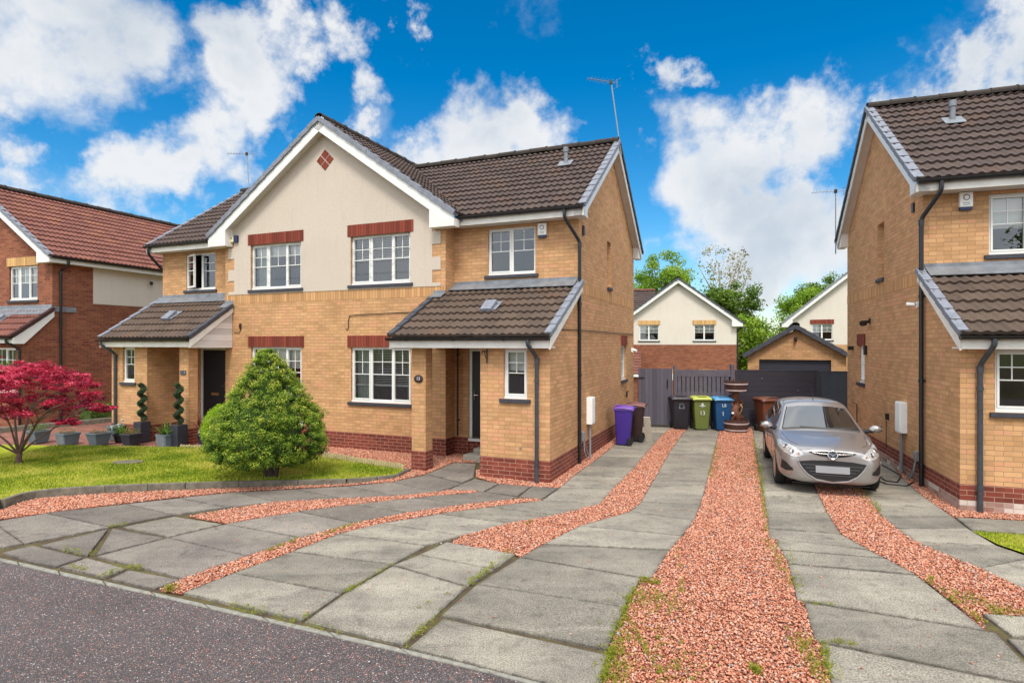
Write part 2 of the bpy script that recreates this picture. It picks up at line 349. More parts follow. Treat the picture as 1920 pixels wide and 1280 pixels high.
# ------------------------------------------------------------------ mesh helpers
def link(name, me, mat=None, parent=None):
    o = bpy.data.objects.new(name, me); COL.objects.link(o)
    if mat: me.materials.append(MATS[mat])
    if parent is not None: o.parent = parent
    return o
def tag(o, label=None, cat=None, group=None, kind=None):
    if label: o['label'] = label
    if cat: o['category'] = cat
    if group: o['group'] = group
    if kind: o['kind'] = kind
    return o
def empty(name, loc, rz=0, label=None, cat=None, group=None):
    o = bpy.data.objects.new(name, None); COL.objects.link(o); o.empty_display_size = .2
    o.location = loc; o.rotation_euler = (0, 0, rz); return tag(o, label, cat, group)
class MB:
    def __init__(s): s.v = []; s.f = []; s.uv = {}
    def poly(s, pts, uv=None):
        i = len(s.v); s.v += [tuple(p) for p in pts]; s.f.append(list(range(i, i+len(pts))))
        if uv: s.uv[len(s.f)-1] = uv
    def box(s, x0, x1, y0, y1, z0, z1):
        x0, x1 = sorted((x0, x1)); y0, y1 = sorted((y0, y1)); z0, z1 = sorted((z0, z1))
        s.obox((x0, y0, z0), (1,0,0), (0,1,0), (0,0,1), x1-x0, y1-y0, z1-z0)
    def obox(s, O, ux, uy, uz, a, b, c):
        O = Vector(O); ux = Vector(ux)*a; uy = Vector(uy)*b; uz = Vector(uz)*c; i = len(s.v)
        for k in range(8): s.v.append(tuple(O + (ux if k & 1 else ux*0) + (uy if k & 2 else uy*0) + (uz if k & 4 else uz*0)))
        for q in ((0,2,3,1), (4,5,7,6), (0,1,5,4), (2,6,7,3), (0,4,6,2), (1,3,7,5)): s.f.append([i+j for j in q])
    def prism(s, pts, dvec):
        d = Vector(dvec); A = [Vector(p) for p in pts]; B = [p+d for p in A]; n = len(A); i = len(s.v)
        s.v += [tuple(p) for p in A+B]; s.f.append([i+k for k in range(n)][::-1]); s.f.append([i+n+k for k in range(n)])
        for k in range(n): s.f.append([i+k, i+(k+1) % n, i+n+(k+1) % n, i+n+k])
    def tube(s, pts, r, n=8, caps=True, r2=None):
        P = [Vector(p) for p in pts]; i = len(s.v); m_ = len(P); rs = [r if r2 is None else r+(r2-r)*k/(m_-1) for k in range(m_)]
        up = None
        for k, p in enumerate(P):
            tdir = (P[min(k+1, m_-1)]-P[max(k-1, 0)]).normalized()
            if up is None or abs(tdir.dot(up)) > .98: up = Vector((0,0,1)) if abs(tdir.z) < .9 else Vector((1,0,0))
            a = tdir.cross(up).normalized(); b = a.cross(tdir).normalized(); up = b
            for q in range(n):
                th = 2*pi*q/n; s.v.append(tuple(p + (a*cos(th)+b*sin(th))*rs[k]))
        for k in range(m_-1):
            for q in range(n):
                s.f.append([i+k*n+q, i+k*n+(q+1) % n, i+(k+1)*n+(q+1) % n, i+(k+1)*n+q])
        if caps:
            s.f.append([i+q for q in range(n)][::-1]); s.f.append([i+(m_-1)*n+q for q in range(n)])
    def lathe(s, prof, n=24, c=(0,0,0), sx=1, sy=1):
        i = len(s.v)
        for (r, z) in prof:
            for q in range(n): th = 2*pi*q/n; s.v.append((c[0]+r*cos(th)*sx, c[1]+r*sin(th)*sy, c[2]+z))
        m_ = len(prof)
        for k in range(m_-1):
            for q in range(n): s.f.append([i+k*n+q, i+k*n+(q+1) % n, i+(k+1)*n+(q+1) % n, i+(k+1)*n+q])
        s.f.append([i+q for q in range(n)][::-1]); s.f.append([i+(m_-1)*n+q for q in range(n)])
    def grid(s, pts, closed=False):     # rows of points
        i = len(s.v); rows = len(pts); c = len(pts[0])
        for r in pts: s.v += [tuple(p) for p in r]
        for a in range(rows-1):
            for b in range(c-1): s.f.append([i+a*c+b, i+a*c+b+1, i+(a+1)*c+b+1, i+(a+1)*c+b])
    def build(s, name, mat, parent=None, smooth=False, bevel=0, label=None):
        me = bpy.data.meshes.new(name); me.from_pydata(s.v, [], s.f)
        uvl = me.uv_layers.new(name='UVMap').data
        for p in me.polygons:
            k = s.uv.get(p.index); n = p.normal; a = abs(n.x), abs(n.y), abs(n.z)
            for j, li in enumerate(p.loop_indices):
                if k: uvl[li].uv = k[j]; continue
                c = me.vertices[me.loops[li].vertex_index].co
                if a[2] > .8: uvl[li].uv = (c.x, c.y)
                elif a[0] > a[1]: uvl[li].uv = (c.y, c.z)
                else: uvl[li].uv = (c.x, c.z)
        if smooth: me.polygons.foreach_set('use_smooth', [True]*len(me.polygons))
        o = link(name, me, mat, parent)
        if bevel:
            b = o.modifiers.new('bevel', 'BEVEL'); b.width = bevel; b.segments = 2; b.limit_method = 'ANGLE'; b.angle_limit = R(35)
        if smooth and hasattr(me, 'set_sharp_from_angle'): me.set_sharp_from_angle(angle=R(40))
        if label: o['label'] = label
        return o
def npmesh(name, V, Fc, mat, parent=None, rnd=None, smooth=False, extra=None):
    me = bpy.data.meshes.new(name); V = np.asarray(V, dtype=np.float32); Fc = np.asarray(Fc, dtype=np.int32); n, k = Fc.shape
    me.vertices.add(len(V)); me.vertices.foreach_set('co', V.ravel()); me.loops.add(n*k); me.loops.foreach_set('vertex_index', Fc.ravel())
    me.polygons.add(n); me.polygons.foreach_set('loop_start', np.arange(n, dtype=np.int32)*k)
    if smooth: me.polygons.foreach_set('use_smooth', np.ones(n, dtype=bool))
    me.update(calc_edges=True)
    if rnd is not None:
        a = me.attributes.new('rnd', 'FLOAT', 'FACE'); a.data.foreach_set('value', np.asarray(rnd, dtype=np.float32))
    me.validate()
    return link(name, me, mat, parent)
def text_mesh(name, txt, size, mat, parent, loc, rot, depth=.003):
    cu = bpy.data.curves.new(name, 'FONT'); cu.body = txt; cu.size = size; cu.align_x = 'CENTER'; cu.align_y = 'CENTER'; cu.extrude = depth; cu.resolution_u = 3
    tmp = bpy.data.objects.new('tmp', cu); COL.objects.link(tmp); bpy.context.view_layer.update()
    me = bpy.data.meshes.new_from_object(tmp.evaluated_get(bpy.context.evaluated_depsgraph_get())); bpy.data.objects.remove(tmp)
    o = link(name, me, None, parent); me.materials.clear(); me.materials.append(MATS[mat]); o.location = loc; o.rotation_euler = rot; return o

# leaf clouds: cs = (n,3) centres, size array, tilt; each leaf a bent rhombus of two triangles
def leaves(cs, size, up=.4, out=None, aspect=.55, rng=RNG):
    n = len(cs); size = np.broadcast_to(size, (n,))
    nrm = rng.normal(size=(n, 3)); nrm /= np.linalg.norm(nrm, axis=1)[:, None]
    nrm[:, 2] += up
    if out is not None: nrm += out
    nrm /= np.linalg.norm(nrm, axis=1)[:, None]
    a = np.cross(nrm, rng.normal(size=(n, 3))); a /= np.linalg.norm(a, axis=1)[:, None]; b = np.cross(nrm, a)
    s_ = size[:, None]
    V = np.stack([cs-a*s_*.5, cs+b*s_*.5*aspect+nrm*s_*.06, cs+a*s_*.5, cs-b*s_*.5*aspect+nrm*s_*.06], 1).reshape(-1, 3)
    i = np.arange(n)[:, None]*4
    Fc = np.concatenate([i+[0, 1, 2], i+[0, 2, 3]], 1).reshape(-1, 3)
    return V, Fc
def inpoly(x, y, P):
    x = np.asarray(x); y = np.asarray(y); c = np.zeros(len(x), bool); n = len(P); j = n-1
    for i in range(n):
        xi, yi = P[i][0], P[i][1]; xj, yj = P[j][0], P[j][1]
        if yi != yj:
            m_ = ((yi > y) != (yj > y)) & (x < (xj-xi)*(y-yi)/(yj-yi)+xi); c ^= m_
        j = i
    return c

# ------------------------------------------------------------------ house pieces
def wall(mb, axis, c, a0, a1, z0, z1, ops=(), rev=.1, inw=1):
    """Wall sheet with openings and reveals. axis 'y': plane y=c, a is x; axis 'x': plane x=c, a is y. inw: which way is indoors"""
    P = (lambda a, d, z: (a, c+inw*d, z)) if axis == 'y' else (lambda a, d, z: (c+inw*d, a, z))
    xs = sorted({a0, a1, *[o[0] for o in ops], *[o[1] for o in ops]}); zs = sorted({z0, z1, *[o[2] for o in ops], *[o[3] for o in ops]})
    xs = [x for x in xs if a0 <= x <= a1]; zs = [z for z in zs if z0 <= z <= z1]
    for i in range(len(xs)-1):
        for j in range(len(zs)-1):
            mx_, mz = (xs[i]+xs[i+1])/2, (zs[j]+zs[j+1])/2
            if any(o[0] < mx_ < o[1] and o[2] < mz < o[3] for o in ops): continue
            mb.poly([P(xs[i], 0, zs[j]), P(xs[i+1], 0, zs[j]), P(xs[i+1], 0, zs[j+1]), P(xs[i], 0, zs[j+1])])
    for (o0, o1, p0, p1) in ops:
        mb.poly([P(o0, 0, p0), P(o0, rev, p0), P(o0, rev, p1), P(o0, 0, p1)]); mb.poly([P(o1, 0, p0), P(o1, rev, p0), P(o1, rev, p1), P(o1, 0, p1)])
        mb.poly([P(o0, 0, p1), P(o0, rev, p1), P(o1, rev, p1), P(o1, 0, p1)]); mb.poly([P(o0, 0, p0), P(o0, rev, p0), P(o1, rev, p0), P(o1, 0, p0)])
def window(par, axis, c, inw, a0, a1, z0, z1, splits=(.3, .7), blind=None, lintel=None, sill=True, grid=.5, open_light=None, label=None, gcols=2, room=True, bfrac=.5, deep=0.0):
    P = (lambda a, d, z: (a, c+inw*d, z)) if axis == 'y' else (lambda a, d, z: (c+inw*d, a, z))
    if deep:
        P0_ = P; P = lambda a, d, z: P0_(a, d+deep, z)
    def bx(mb, x0, x1, d0, d1, p0, p1):
        A = P(x0, d0, p0); B = P(x1, d1, p1); mb.box(A[0], B[0], A[1], B[1], A[2], B[2])
    W = a1-a0; fr = .040; d0, d1 = .055, .115
    mb = MB(); bx(mb, a0, a0+fr, d0, d1, z0, z1); bx(mb, a1-fr, a1, d0, d1, z0, z1); bx(mb, a0+fr, a1-fr, d0, d1, z1-fr, z1); bx(mb, a0+fr, a1-fr, d0, d1, z0, z0+fr+.02)
    bx(mb, a0+.005, a1-.005, .02, .054, z0, z0+.035)
    edges = [a0+fr]+[a0+W*s_ for s_ in splits]+[a1-fr]
    for s_ in splits: bx(mb, a0+W*s_-.025, a0+W*s_+.025, d0+.001, d1-.001, z0+fr+.02, z1-fr)
    lights = []
    for i in range(len(edges)-1):
        x0 = edges[i]+(.025 if i else 0); x1 = edges[i+1]-(.025 if i < len(edges)-2 else 0)
        casement = len(splits) == 0 or (i == 0) or (i == len(edges)-2 and len(edges) > 3)
        e = .028 if casement else .010; p0, p1 = z0+fr+.02, z1-fr
        if open_light != i:
            q = d0-.014 if casement else d0+.008
            bx(mb, x0, x0+e, q, d1-.02, p0, p1); bx(mb, x1-e, x1, q, d1-.02, p0, p1); bx(mb, x0+e, x1-e, q, d1-.02, p0, p0+e); bx(mb, x0+e, x1-e, q, d1-.02, p1-e, p1)
            lights.append((x0+e, x1-e, p0+e, p1-e))
    for (x0, x1, p0, p1) in lights:
        if grid:
            zb = p1-(p1-p0)*grid
            bx(mb, x0, x1, .068, .088, zb-.009, zb+.009); bx(mb, x0, x1, .069, .087, (zb+p1)/2-.0075, (zb+p1)/2+.0075)
            for k in range(1, gcols): xx = x0+(x1-x0)*k/gcols; bx(mb, xx-.0075, xx+.0075, .070, .086, zb, p1)
    wn = mb.build('window', 'upvc', par, label=label)
    if open_light is not None:      # an outward-open casement, hinged on its left
        hx = edges[open_light]; cw = edges[open_light+1]-hx; ang = R(20); s = MB()
        H = Vector(P(hx, .05, z0+fr+.02)); da = Vector(P(hx+1, .05, 0))-Vector(P(hx, .05, 0)); dn = Vector(P(hx, -1, 0))-Vector(P(hx, 0, 0))
        u = da*cos(ang)+dn*sin(ang); nn = dn*cos(ang)-da*sin(ang); hh = z1-z0-2*fr-.02
        for (a, b, p, q) in ((0, .05, 0, hh), (cw-.05, .05, 0, hh), (.05, cw-.1, 0, .05), (.05, cw-.1, hh-.05, .05), (.05, cw-.1, hh*.5, .02), (.05, cw-.1, hh*.75, .018)):
            s.obox(H+u*a+Vector((0,0,p)), u, nn, (0,0,1), b, .045, q)
        sa = s.build('open_casement', 'upvc', wn)
        g = MB(); A = H+u*.05+nn*.02; g.poly([A+Vector((0,0,.05)), A+u*(cw-.1)+Vector((0,0,.05)), A+u*(cw-.1)+Vector((0,0,hh-.05)), A+Vector((0,0,hh-.05))]); g.build('pane', 'window_glass', wn)
    g = MB()
    for (x0, x1, p0, p1) in lights: g.poly([P(x0, .078, p0), P(x1, .078, p0), P(x1, .078, p1), P(x0, .078, p1)])
    g.build('pane', 'window_glass', wn)
    if sill:
        s = MB(); bx(s, a0-.07*(deep == 0), a1+.07*(deep == 0), -.05-deep, .019, z0-.075, z0-.002); s.build('sill', 'sill_dark', wn, bevel=.006)
    if lintel:
        s = MB(); bx(s, a0-.08, a1+.08, -.030-deep, .015-deep, z1+.001, z1+.27); s.build('lintel', lintel, wn)
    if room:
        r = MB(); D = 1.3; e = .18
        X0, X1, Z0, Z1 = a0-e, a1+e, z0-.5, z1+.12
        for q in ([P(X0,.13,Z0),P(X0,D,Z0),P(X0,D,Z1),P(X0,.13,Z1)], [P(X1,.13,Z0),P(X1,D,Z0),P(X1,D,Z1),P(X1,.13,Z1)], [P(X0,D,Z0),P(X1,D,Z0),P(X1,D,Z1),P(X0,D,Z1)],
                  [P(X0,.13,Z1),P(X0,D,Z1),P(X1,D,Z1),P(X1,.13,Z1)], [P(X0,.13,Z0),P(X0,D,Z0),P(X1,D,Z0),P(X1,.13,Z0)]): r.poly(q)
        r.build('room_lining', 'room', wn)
    blind = blind or ''
    if 'venetian' in blind:
        b = MB(); zz = z1-.05; zend = z1-(z1-z0)*bfrac
        while zz > zend: bx(b, a0+.05, a1-.05, .15, .185, zz-.006, zz); zz -= .038
        for xx in (a0+.3*W, a0+.7*W): bx(b, xx-.012, xx+.012, .148, .15, zend, z1-.05)
        bx(b, a0+.05, a1-.05, .14, .19, zend-.03, zend); b.build('venetian_blind', 'blind_white', wn)
    if 'roller' in blind:
        b = MB(); bx(b, a0+.05, a1-.05, .16, .165, z1-(z1-z0)*bfrac, z1-.03); b.build('roller_blind', 'blind_white', wn)
    if 'curtain' in blind:
        for (c0, c1) in ((a0+.02, a0+.24*W), (a1-.14*W, a1-.02)):
            b = MB(); n = 26; pts = [[P(c0+(c1-c0)*i/n, .24+.03*sin(i*1.1), zz) for i in range(n+1)] for zz in (z0, z1-.02)]; b.grid(pts); b.build('curtain', 'curtain', wn)
    return wn
def tile_roof(par, name, mat, O, ux, uy, W, L, keep=None, tw=.15, gauge=.32, amp=.030, res=6):
    O, ux, uy = Vector(O), Vector(ux), Vector(uy); n = ux.cross(uy).normalized()
    nx = max(2, int(round(W/tw*res))); xs = [W*i/nx for i in range(nx+1)]
    prof = [amp*(.5+.5*cos(2*pi*x/tw))**1.4 for x in xs]
    mb = MB(); courses = int(math.ceil(L/gauge)); rr = random.Random(5)
    for k in range(courses):
        s0 = k*gauge; s1 = min(L, (k+1)*gauge+.03)
        jit = [rr.uniform(-.004, .004) for _ in range(int(W/.3)+2)]
        rows = []
        for (s_, lift) in ((s0+.002, .008), (s0, .052), (s1, .006)):
            rows.append([O+ux*x+uy*s_+n*((p+lift if lift > .01 else (p+lift if s_ > s0+.1 else p*.3))+jit[int(x/.3)]) for x, p in zip(xs, prof)])
        for a in range(2):
            for b in range(nx):
                q = [rows[a][b], rows[a][b+1], rows[a+1][b+1], rows[a+1][b]]
                if keep and not keep((q[0]+q[2])/2): continue
                uvs = (s0+.01, s0+.02) if a == 0 else (s0+.02, min(s1, s0+gauge-.001))
                mb.poly(q, [(xs[b]+1e-4, uvs[0]), (xs[b+1]-1e-4, uvs[0]), (xs[b+1]-1e-4, uvs[1]), (xs[b]+1e-4, uvs[1])])
    return mb.build(name, mat, par)
def ridge(par, A, B, mat='ridge_brown', r=.11, dz=.02, name='ridge_tiles'):
    A, B = Vector(A), Vector(B); d_ = (B-A); L = d_.length; d_.normalize(); s = d_.cross(Vector((0,0,1))).normalized(); up = s.cross(d_); mb = MB(); k = 0
    while k*.45 < L-.02:
        a = A+d_*(k*.45); b = A+d_*min(L, k*.45+.46)
        e = .008 if k % 2 else 0
        ring = lambda p, rad: [p+s*cos(t_)*rad*1.15+up*(sin(t_)*rad*.85+dz+e) for t_ in [R(-25+23*i) for i in range(11)]]
        mb.grid([ring(a, r), ring(b, r)]); mb.grid([ring(a, r), ring(a, r*.82)])
        mb.grid([ring(b, r*1.12), ring(b-d_*.03, r*1.12)]); mb.grid([ring(b, r*1.12), ring(b, r*.9)])
        k += 1
    return mb.build(name, mat, par, smooth=True)
def caps(par, A, B, side, mat='verge_grey', w_=.15, h_=.09, g=.33, name='verge_tiles', over=.05):
    """stepped verge units from eave A to apex B; side = unit vector pointing inwards onto the roof"""
    A, B, side = Vector(A), Vector(B), Vector(side); u = B-A; L = u.length; u.normalize(); n = side.cross(u).normalized()
    if n.z < 0: n = -n
    mb = MB(); k = 0
    while k*g < L-.02:
        l = min(g+.02, L-k*g); tilt = u*cos(R(3))-n*sin(R(3)); tn = n*cos(R(3))+u*sin(R(3))
        o = A+u*k*g-side*.012+n*(over-h_+.018)
        mb.obox(o, side, tilt, tn, w_, l, h_); k += 1
    return mb.build(name, mat, par, bevel=.006)
def gutter(par, A, B, mat='gutter_black', r=.058, name='gutter', brackets=True):
    A, B = Vector(A), Vector(B); d_ = (B-A).normalized(); s = d_.cross(Vector((0,0,1))).normalized(); mb = MB()
    out = [s*cos(R(t_))*r+Vector((0,0,1))*sin(R(t_))*r for t_ in range(180, 361, 20)]; inn = [p*.86 for p in out]
    for pr in (out, inn): mb.grid([[A+p for p in pr], [B+p for p in pr]])
    mb.grid([[A+out[0], A+inn[0]], [B+out[0], B+inn[0]]]); mb.grid([[A+out[-1], A+inn[-1]], [B+out[-1], B+inn[-1]]])
    mb.poly([A+p for p in out]); mb.poly([B+p for p in out][::-1])
    if brackets:
        L = (B-A).length; k = .45
        while k < L:
            c = A+d_*k; mb.grid([[c-d_*.02+p*1.12 for p in out], [c+d_*.02+p*1.12 for p in out]]); k += 1.0
    return mb.build(name, mat, par)
def downpipe(par, pts, mat='gutter_black', r=.036, clip_dir=(0, 1, 0), name='downpipe'):
    # rounded elbows
    P = [Vector(p) for p in pts]; Q = [P[0]]
    for i in range(1, len(P)-1):
        a = (P[i-1]-P[i]).normalized(); b = (P[i+1]-P[i]).normalized(); e = min(.07, (P[i-1]-P[i]).length*.4)
        for t_ in (0, .33, .67, 1): Q.append(P[i]+a*e*(1-t_)**2+b*e*t_**2)
    Q.append(P[-1]); mb = MB(); mb.tube(Q, r, 12)
    z = P[-1].z+.35; top = P[-2].z
    while z < top: mb.tube([(P[-1].x, P[-1].y, z-.03), (P[-1].x, P[-1].y, z+.03)], r*1.22, 12); c = Vector(clip_dir)*.09; mb.obox(P[-1]*1+Vector((0,0,z-P[-1].z-.012))-c*.2, Vector(clip_dir), Vector(clip_dir).cross(Vector((0,0,1))), (0,0,1), .10, .02, .024); z += 1.45
    mb.tube([(P[-1].x, P[-1].y, top-.12), (P[-1].x, P[-1].y, top-.02)], r*1.2, 12)
    return mb.build(name, mat, par, smooth=True)
def vent_tile(par, O, ux, uy, tall=True):
    ux, uy = Vector(ux), Vector(uy); n = ux.cross(uy).normalized(); O = Vector(O); mb = MB()
    if tall:
        mb.tube([O, O+Vector((0,0,.34))], .05, 12); mb.tube([O+Vector((0,0,.30)), O+Vector((0,0,.42))], .066, 12)
        mb.obox(O-ux*.17-uy*.2+n*.045, ux, uy, n, .34, .34, .012)
        return mb.build('flue_pipe', 'lead', par, smooth=True)
    mb.obox(O-ux*.12-uy*.1+n*.02, ux, (uy+n*.12).normalized(), n, .24, .34, .075); mb.obox(O-ux*.17-uy*.05+n*.04, ux, uy, n, .36, .4, .008)
    return mb.build('roof_vent', 'verge_grey', par, bevel=.01)

# ------------------------------------------------------------------ semi-detached pair
def semi(root, halves, ym, yg, yb, zr, porch_y, side_ops, hw=6.16, gx=3.27, full_gable=True, wins='A'):
    ev = ym-.35; ze = 5.2; yr = (ev+yb)/2; sl = (zr-ze)/(yr-ev); ztg = 7.78; gsl = (ztg-5.23)/3.62
    x0 = -hw if -1 in halves else -gx; x1 = hw if 1 in halves else gx
    zg = lambda x: ztg-abs(x)*gsl
    zm = lambda y: zr-abs(y-yr)*sl
    wb = MB(); pl = MB(); band = MB()
    # gable wall (lower storey brick, upper storey brick behind the render)
    gw = {}
    for sx in halves:
        gw[sx] = [tuple(sorted((sx*.74, sx*2.38)))+(1.10, 2.38), tuple(sorted((sx*.74, sx*2.38)))+(3.83, 4.97)]
    ops = [o for sx in halves for o in gw[sx]]
    gl, gr = (-gx if -1 in halves else 0), (gx if 1 in halves else 0)
    wall(wb, 'y', yg, gl, gr, .38, 5.1, ops, .11)
    tri = [(gl, yg, 5.1), (gr, yg, 5.1), (gr, yg, zg(gr)-.1)] + ([(0, yg, zg(0)-.1)] if gl < 0 < gr else []) + [(gl, yg, zg(gl)-.1)]
    wb.poly(tri)
    pl.box(gl-.006*(gl < 0), gr+.006*(gr > 0), yg-.008, yg+.15, -.1, .38)
    band.box(gl, gr, yg-.005, yg+.02, 3.5, 3.725)
    for sx in halves:
        a, b = sorted((sx*gx, sx*hw)); py = porch_y[sx]; pi_ = sx*4.80; po = sx*hw
        # gable return and main wall of the bay
        wall(wb, 'x', sx*gx, yg, ym, .38, 5.1, inw=-sx); pl.box(sx*gx, sx*(gx+.006), yg, ym, -.1, .38)
        uo = tuple(sorted((sx*4.10, sx*5.21)))+(3.95, 4.97); do = tuple(sorted((sx*3.63, sx*4.68)))+(.30, 2.36)
        wall(wb, 'y', ym, a, b, .38, 5.1, [uo, (do[0], do[1], .38, do[3])], .11); 
        q = sorted((sx*gx, sx*3.63)); pl.box(q[0], q[1], ym-.008, ym+.1, -.1, .38); q = sorted((sx*3.63, sx*4.8)); pl.box(q[0], q[1], ym+.02, ym+.12, -.1, .29)
        # side wall with its gable triangle
        wall(wb, 'x', sx*hw, py, yb-.35, .38, 2.45, [o for o in side_ops if o[3] < 3], .1, inw=-sx)
        wall(wb, 'x', sx*hw, ym, yb-.35, 2.45, 5.1, [o for o in side_ops if o[3] > 3], .2, inw=-sx)
        ze_p = 2.58; yt = ym; zt = 3.70; psl = (zt-ze_p)/(yt-(py-.27))
        wb.poly([(sx*hw, py, 2.45), (sx*hw, ym, 2.45), (sx*hw, ym, zt-.1), (sx*hw, py, ze_p+.27*psl-.1)])
        wb.poly([(sx*hw, ym, 5.1), (sx*hw, yb-.35, 5.1), (sx*hw, yb-.35, zm(yb-.35)-.1), (sx*hw, yr, zr-.1), (sx*hw, ym, zm(ym)-.1)])
        wall(wb, 'y', yb-.35, a, b, -.1, 5.1)
        pl.box(sx*hw, sx*(hw+.007), py, yb-.35, -.1, .38)
        band.box(sx*hw, sx*(hw+.005), ym+.1, yb-.35, 3.5, 3.725)
        # porch pier with its window, inner side, and the free pillar
        wo = tuple(sorted((sx*5.27, sx*5.73)))+(1.46, 2.37); q = sorted((pi_, po))
        wall(wb, 'y', py, q[0], q[1], .38, 2.45, [wo], .1); pl.box(q[0]-.005, q[1]+.005, py-.008, py+.1, -.1, .385)
        wall(wb, 'x', pi_, py, ym, .38, 2.45, inw=sx); pl.box(pi_, pi_-sx*.006, py, ym, -.1, .38)
        q = sorted((sx*3.32, sx*3.63)); wb.box(q[0], q[1], py, py+.26, .38, 2.45); pl.box(q[0]-.006, q[1]+.006, py-.007, py+.267, -.1, .38)
        # porch roof
        W = 3.25; xa = sx*2.98; xb = sx*(hw+.08); O = (min(xa, xb), py-.27, ze_p); Lp = math.hypot(yt-py+.27, zt-ze_p); uy = Vector((0, yt-py+.27, zt-ze_p)).normalized()
        tile_roof(root, 'porch_roof', 'mossy_tiles', O, (1,0,0), uy, abs(xb-xa), Lp, keep=lambda p, sx=sx: not (abs(p.x) < gx and p.y > yg-.02))
        caps(root, (xb+sx*.03, py-.27, ze_p+.02), (xb+sx*.03, yt, zt+.02), (-sx, 0, 0), w_=.13); caps(root, (xa-sx*.03, py-.27, ze_p+.02), (xa-sx*.03, yg-.03, ze_p+psl*(yg-.03-py+.27)+.02), (sx, 0, 0), 'slate_dark', w_=.13)
        fm = MB(); q = sorted((xa, xb)); fm.box(q[0], q[1], py-.25, py-.225, 2.38, 2.56); fm.box(q[0]+.02, q[1]-.02, py-.225, py+.12, 2.385, 2.405)
        z_at = lambda y: ze_p+psl*(y-py+.27)
        for xx in (xa, xb):   # barge boards under the verges
            s = 1 if xx > 0 else -1
            fm.prism([(xx-.012, py-.25, 2.36), (xx-.012, py-.25, 2.54), (xx-.012, (yg if xx == xa else yt)-.02, z_at((yg if xx == xa else yt))-.04), (xx-.012, (yg if xx == xa else yt)-.02, z_at((yg if xx == xa else yt))-.16)], (.024, 0, 0))
        fm.build('porch_fascia', 'upvc_dirty', root)
        cl = MB(); cl.prism([(xa+sx*.035, py-.21, 2.36), (xa+sx*.035, yg-.01, 2.36), (xa+sx*.035, yg-.01, z_at(yg)-.07), (xa+sx*.035, py-.21, z_at(py-.21)-.05)], (sx*.03, 0, 0)); cl.build('porch_cladding', 'clad_white', root)
        cm = MB(); cm.box(min(sx*3.02, pi_), max(sx*3.02, pi_), py+.12, ym, 2.41, 2.43); cm.build('porch_ceiling', 'soffit_white', root)
        gutter(root, (q[0]-.03, py-.315, 2.57), (q[1]+.02, py-.315, 2.57))
        fl = MB(); q = sorted((sx*(gx+.01), sx*(hw-.02))); fl.box(q[0], q[1], ym-.02, ym-.006, zt-.05, zt+.14); fl.obox((q[0], ym-.3, z_at(ym-.3)+.085), (1,0,0), uy, Vector((1,0,0)).cross(uy), q[1]-q[0], .32, .012)
        q = sorted((xa, sx*gx)); fl.box(q[0], q[1], yg-.02, yg-.008, z_at(yg)-.02, z_at(yg)+.14); fl.obox((q[0], yg-.22, z_at(yg-.22)+.085), (1,0,0), uy, Vector((1,0,0)).cross(uy), q[1]-q[0], .2, .014)
        fl.build('lead_flashing', 'lead', root)
        vent_tile(root, (sx*4.65, (py+ym)/2-.25, z_at((py+ym)/2-.25)+.03), (1,0,0), uy, False)
        # door
        q = sorted((sx*3.63, sx*4.68)); df = MB(); dd = ym+.03
        df.box(q[0], q[0]+.07, dd, dd+.08, .36, 2.36); df.box(q[1]-.07, q[1], dd, dd+.08, .36, 2.36); df.box(q[0]+.07, q[1]-.07, dd, dd+.08, 2.29, 2.36); df.box(q[0], q[1], dd-.05, dd+.08, .30, .36)
        dr = df.build('front_door', 'upvc', root); dp = MB(); dp.box(q[0]+.07, q[1]-.07, dd+.02, dd+.06, .36, 2.29); dp.build('door_panel', 'door_black', dr)
        hd = MB(); hx = q[0]+.13 if sx > 0 else q[1]-.13; hd.box(hx-.015, hx+.015, dd-.01, dd+.02, 1.2, 1.42); hd.tube([(hx, dd-.03, 1.32), (hx+.11*sx, dd-.03, 1.32)], .011); hd.build('handle', 'chrome', dr)
        lb = MB(); lb.box(sum(q)/2-.14, sum(q)/2+.14, dd+.008, dd+.02, 1.05, 1.12); lb.build('letter_box', 'brass', dr)
        st = MB(); q = sorted((sx*3.9, sx*4.79)); st.box(q[0], q[1], ym-.32, ym-.02, -.05, .20); st.box(q[0]-.1, q[1], ym-.62, ym-.32, -.05, .11); st.build('door_step', 'concrete_step', root, bevel=.012)
        # windows
        V = wins
        window(root, 'y', yg, 1, *gw[sx][1], splits=(.33, .69), blind='venetian' if sx > 0 else 'roller curtain', bfrac=.45 if sx > 0 else .28, lintel='soldier_red')
        window(root, 'y', yg, 1, *gw[sx][0], splits=(.33, .69), blind='venetian curtain' if sx > 0 else 'roller', bfrac=.68 if sx > 0 else .42, lintel='soldier_red')
        window(root, 'y', ym, 1, *uo, splits=(.5,), blind='roller' if V == 'B' else None, bfrac=.55, open_light=0 if (sx < 0 and V == 'A') else None)
        window(root, 'y', py, 1, *wo, splits=(), blind='roller' if sx > 0 else None, bfrac=.45)
        for o in side_ops: window(root, 'x', sx*hw, -sx, *o, splits=(), lintel='soldier_red' if o[3] < 3 else None, grid=.5 if o[3] < 3 else 0, room=False, deep=0.0 if o[3] < 3 else .075)
        # eaves of the bay roof
        vf = MB(); vf.box(sx*2.9, sx*3.66, yg+.02, ev+.5, 5.10, 5.215); vf.build('valley_lead', 'lead', root)
        fm = MB(); q = sorted((sx*3.45, sx*(hw+.2))); fm.box(q[0], q[1], ev, ev+.025, 5.02, 5.19); fm.build('fascia', 'upvc_dirty', root)
        fm = MB(); fm.box(q[0]+.01, q[1]-.01, ev+.025, ym+.04, 5.03, 5.05); fm.build('soffit', 'soffit_white', root)
        gutter(root, (q[0]+.1*(sx > 0), ev-.055, 5.2), (q[1]-.1*(sx < 0)+.0, ev-.055, 5.2))
